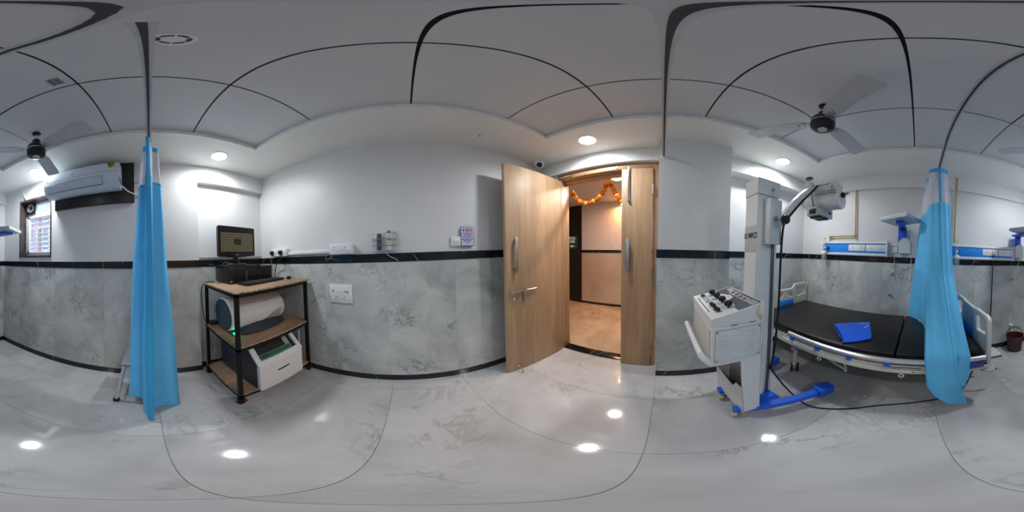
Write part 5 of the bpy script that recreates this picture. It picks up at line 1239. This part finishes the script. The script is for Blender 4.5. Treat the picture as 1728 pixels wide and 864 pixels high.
# ================================================================ BUCKET, TAP, PLATFORM
bk = thing('bucket', (-1.205,-1.742,0), 'maroon plastic bucket with raised handle on the floor by the wall', 'bucket')
bc = Vector((-1.205,-1.742,0))
MB().lathe([(0,0),(.086,0),(.090,.006),(.106,.215),(.113,.222),(.116,.245),(.112,.252),(.105,.248),(.103,.215),(.086,.012),(0,.010)], bc, (0,0,1), 40).build('pail', BUCKET, bk)
MB().torus(bc+Vector((0,0,.218)), (0,0,1), .111, .004, 40).build('rim_band', BUCKET, bk)
dv = Vector((bc.y,-bc.x,0)).normalized()
MB().tube([bc+dv*(.110*math.cos(a))+Vector((0,0,.240+.125*math.sin(a))) for a in [math.pi*k/16 for k in range(17)]], .0045, 8).build('handle', BUCKET, bk)
tp_ = thing('wall_tap', wp('C',-1.25,.30,0), 'white plastic pipe stub with tap on the wall above the bucket', 'tap')
MB().cyl(wp('C',-1.235,.345,0), wp('C',-1.235,.345,.006), .026, seg=18).tube([wp('C',-1.235,.345,0), wp('C',-1.235,.345,.045), wp('C',-1.245,.34,.055)], .017, 12).tube([wp('C',-1.237,.345,.035), wp('C',-1.237,.24,.035)], .013, 12).build('pipe', WHITEP, tp_)
MB().tube([wp('C',-1.245,.338,.05), wp('C',-1.29,.315,.06), wp('C',-1.33,.300,.065)], .012, 12).cyl(wp('C',-1.325,.30,.065), wp('C',-1.35,.297,.067), .018, seg=14).build('tap', GREYP, tp_)
pt = thing('weighing_scale', (-.86,-1.72,0), 'low white flat platform scale on the floor beyond the footboard', 'scale')
MB().box((-.97,-1.86,.012), (-.66,-1.66,.052), .008).build('platform', WHITEP, pt)
MB().box((-.975,-1.865,.0), (-.655,-1.655,.014), .003).build('base', BLACKP, pt)

# ================================================================ CORRIDOR SIGN AND GARLAND
sg = thing('direction_sign', (3.345,2.06,1.30), 'dark green medical store sign with arrow on the dark corridor cladding', 'sign')
SGG = mat('sign_green', (.018,.095,.045), .35)
MB().box((3.338,1.905,1.30), (3.345,2.30,1.595), .001).build('board', mat('sign_dark', (.05,.06,.055), .3), sg)
MB().box((3.3368,1.912,1.41), (3.338,2.293,1.590)).build('green_field', SGG, sg)
SGW = mat('sign_white', (.62,.72,.62), .5, emit=((.6,.75,.6), .12))
lettering('MEDICAL', .088, (3.336,2.105,1.545), (0,-1,0), (0,0,1), SGW, sg, sx=.84, bold=.0025)
lettering('STORE', .088, (3.336,2.085,1.462), (0,-1,0), (0,0,1), SGW, sg, sx=.84, bold=.0025)
ay, az = 2.045, 1.355
MB().prism([(3.3365,ay+.058,az),(3.3365,ay+.012,az+.036),(3.3365,ay+.012,az+.012),(3.3365,ay-.058,az+.012),(3.3365,ay-.058,az-.012),(3.3365,ay+.012,az-.012),(3.3365,ay+.012,az-.036)], (.001,0,0)).build('arrow', SGW, sg)
ga = thing('marigold_garland', (1.69,.72,1.83), 'orange and yellow marigold garland swagged across the door head', 'garland')
G = [(1.054,2.013),(1.035,1.976),(1.006,1.936),(.985,1.898),(.946,1.870),(.907,1.845),(.864,1.832),(.817,1.832),(.772,1.850),(.727,1.870),(.692,1.901),(.662,1.936),(.634,1.976),(.620,2.025),(.590,2.058),(.560,2.025),(.536,1.974),(.516,1.928),(.488,1.887),(.462,1.849),(.434,1.814),(.400,1.795),(.362,1.785),(.325,1.785),(.29,1.80)]
OR_, YE_ = mat('marigold_orange', (.75,.10,.005), .8, bump=1.0, scale=150), mat('marigold_yellow', (.80,.46,.03), .8, bump=1.0, scale=150)
shared = {}
for i, (y, z) in enumerate(G):
    m_ = OR_ if i in (1,3,5,7,9,11,13,15,17,19,21,23) else YE_
    if m_.name not in shared:
        b = bmesh.new(); bmesh.ops.create_icosphere(b, subdivisions=3, radius=.029)
        for v in b.verts: v.co *= 1+.07*random.uniform(-1, 1)
        me = bpy.data.meshes.new('flower_ball'); b.to_mesh(me); b.free(); me.materials.append(m_)
        for p in me.polygons: p.use_smooth = True
        shared[m_.name] = me
    o = bpy.data.objects.new('flower_ball', shared[m_.name]); COL.objects.link(o); o.parent = ga; o.location = Vector((1.725,y,z))-Vector(ga.location); o.rotation_euler = (random.random()*3, random.random()*3, 0)
MB().tube([(1.725,y,z) for y, z in G], .003, 6).build('string', mat('string_green', (.1,.2,.05), .8), ga)
MB().tube([(1.725,1.056,2.02),(1.70,1.06,2.03)], .003, 6).tube([(1.725,.59,2.058),(1.725,.59,2.20),(1.70,.59,2.20)], .002, 6).build('hanger', STEEL, ga)

# ================================================================ PIECES: loose pieces become parts of their own, tiny joined ones are stuff
def split_loose(o):
    b = bmesh.new(); b.from_mesh(o.data); b.verts.ensure_lookup_table(); seen, groups = set(), []
    for v in b.verts:
        if v.index in seen: continue
        st_, g = [v], []; seen.add(v.index)
        while st_:
            u = st_.pop(); g.append(u.index)
            for e in u.link_edges:
                w_ = e.other_vert(u)
                if w_.index not in seen: seen.add(w_.index); st_.append(w_)
        groups.append(set(g))
    b.free()
    if len(groups) < 2: return
    src = o.data
    for k, g in enumerate(groups):
        b = bmesh.new(); b.from_mesh(src)
        bmesh.ops.delete(b, geom=[v for v in b.verts if v.index not in g], context='VERTS')
        me = src.copy(); b.to_mesh(me); b.free()
        if k == 0: o.data = me
        else:
            c = o.copy(); c.data = me; COL.objects.link(c)
for o in list(bpy.data.objects):
    n = o.name.split('.')[0]
    if n in ('keeper','end_cap','wheels','side_panel','bin_side','vent_louvre','hood_hinge','cable_clip','elbow','pictogram'): split_loose(o)
    elif n in ('socket_holes','screws','screw','legend_print','frame_hole','hooks','hanger','cable_stud','buttons','side_louvre','knockouts','cover_vent','dialog_text','label_print','warning_print'): o['kind'] = 'stuff'
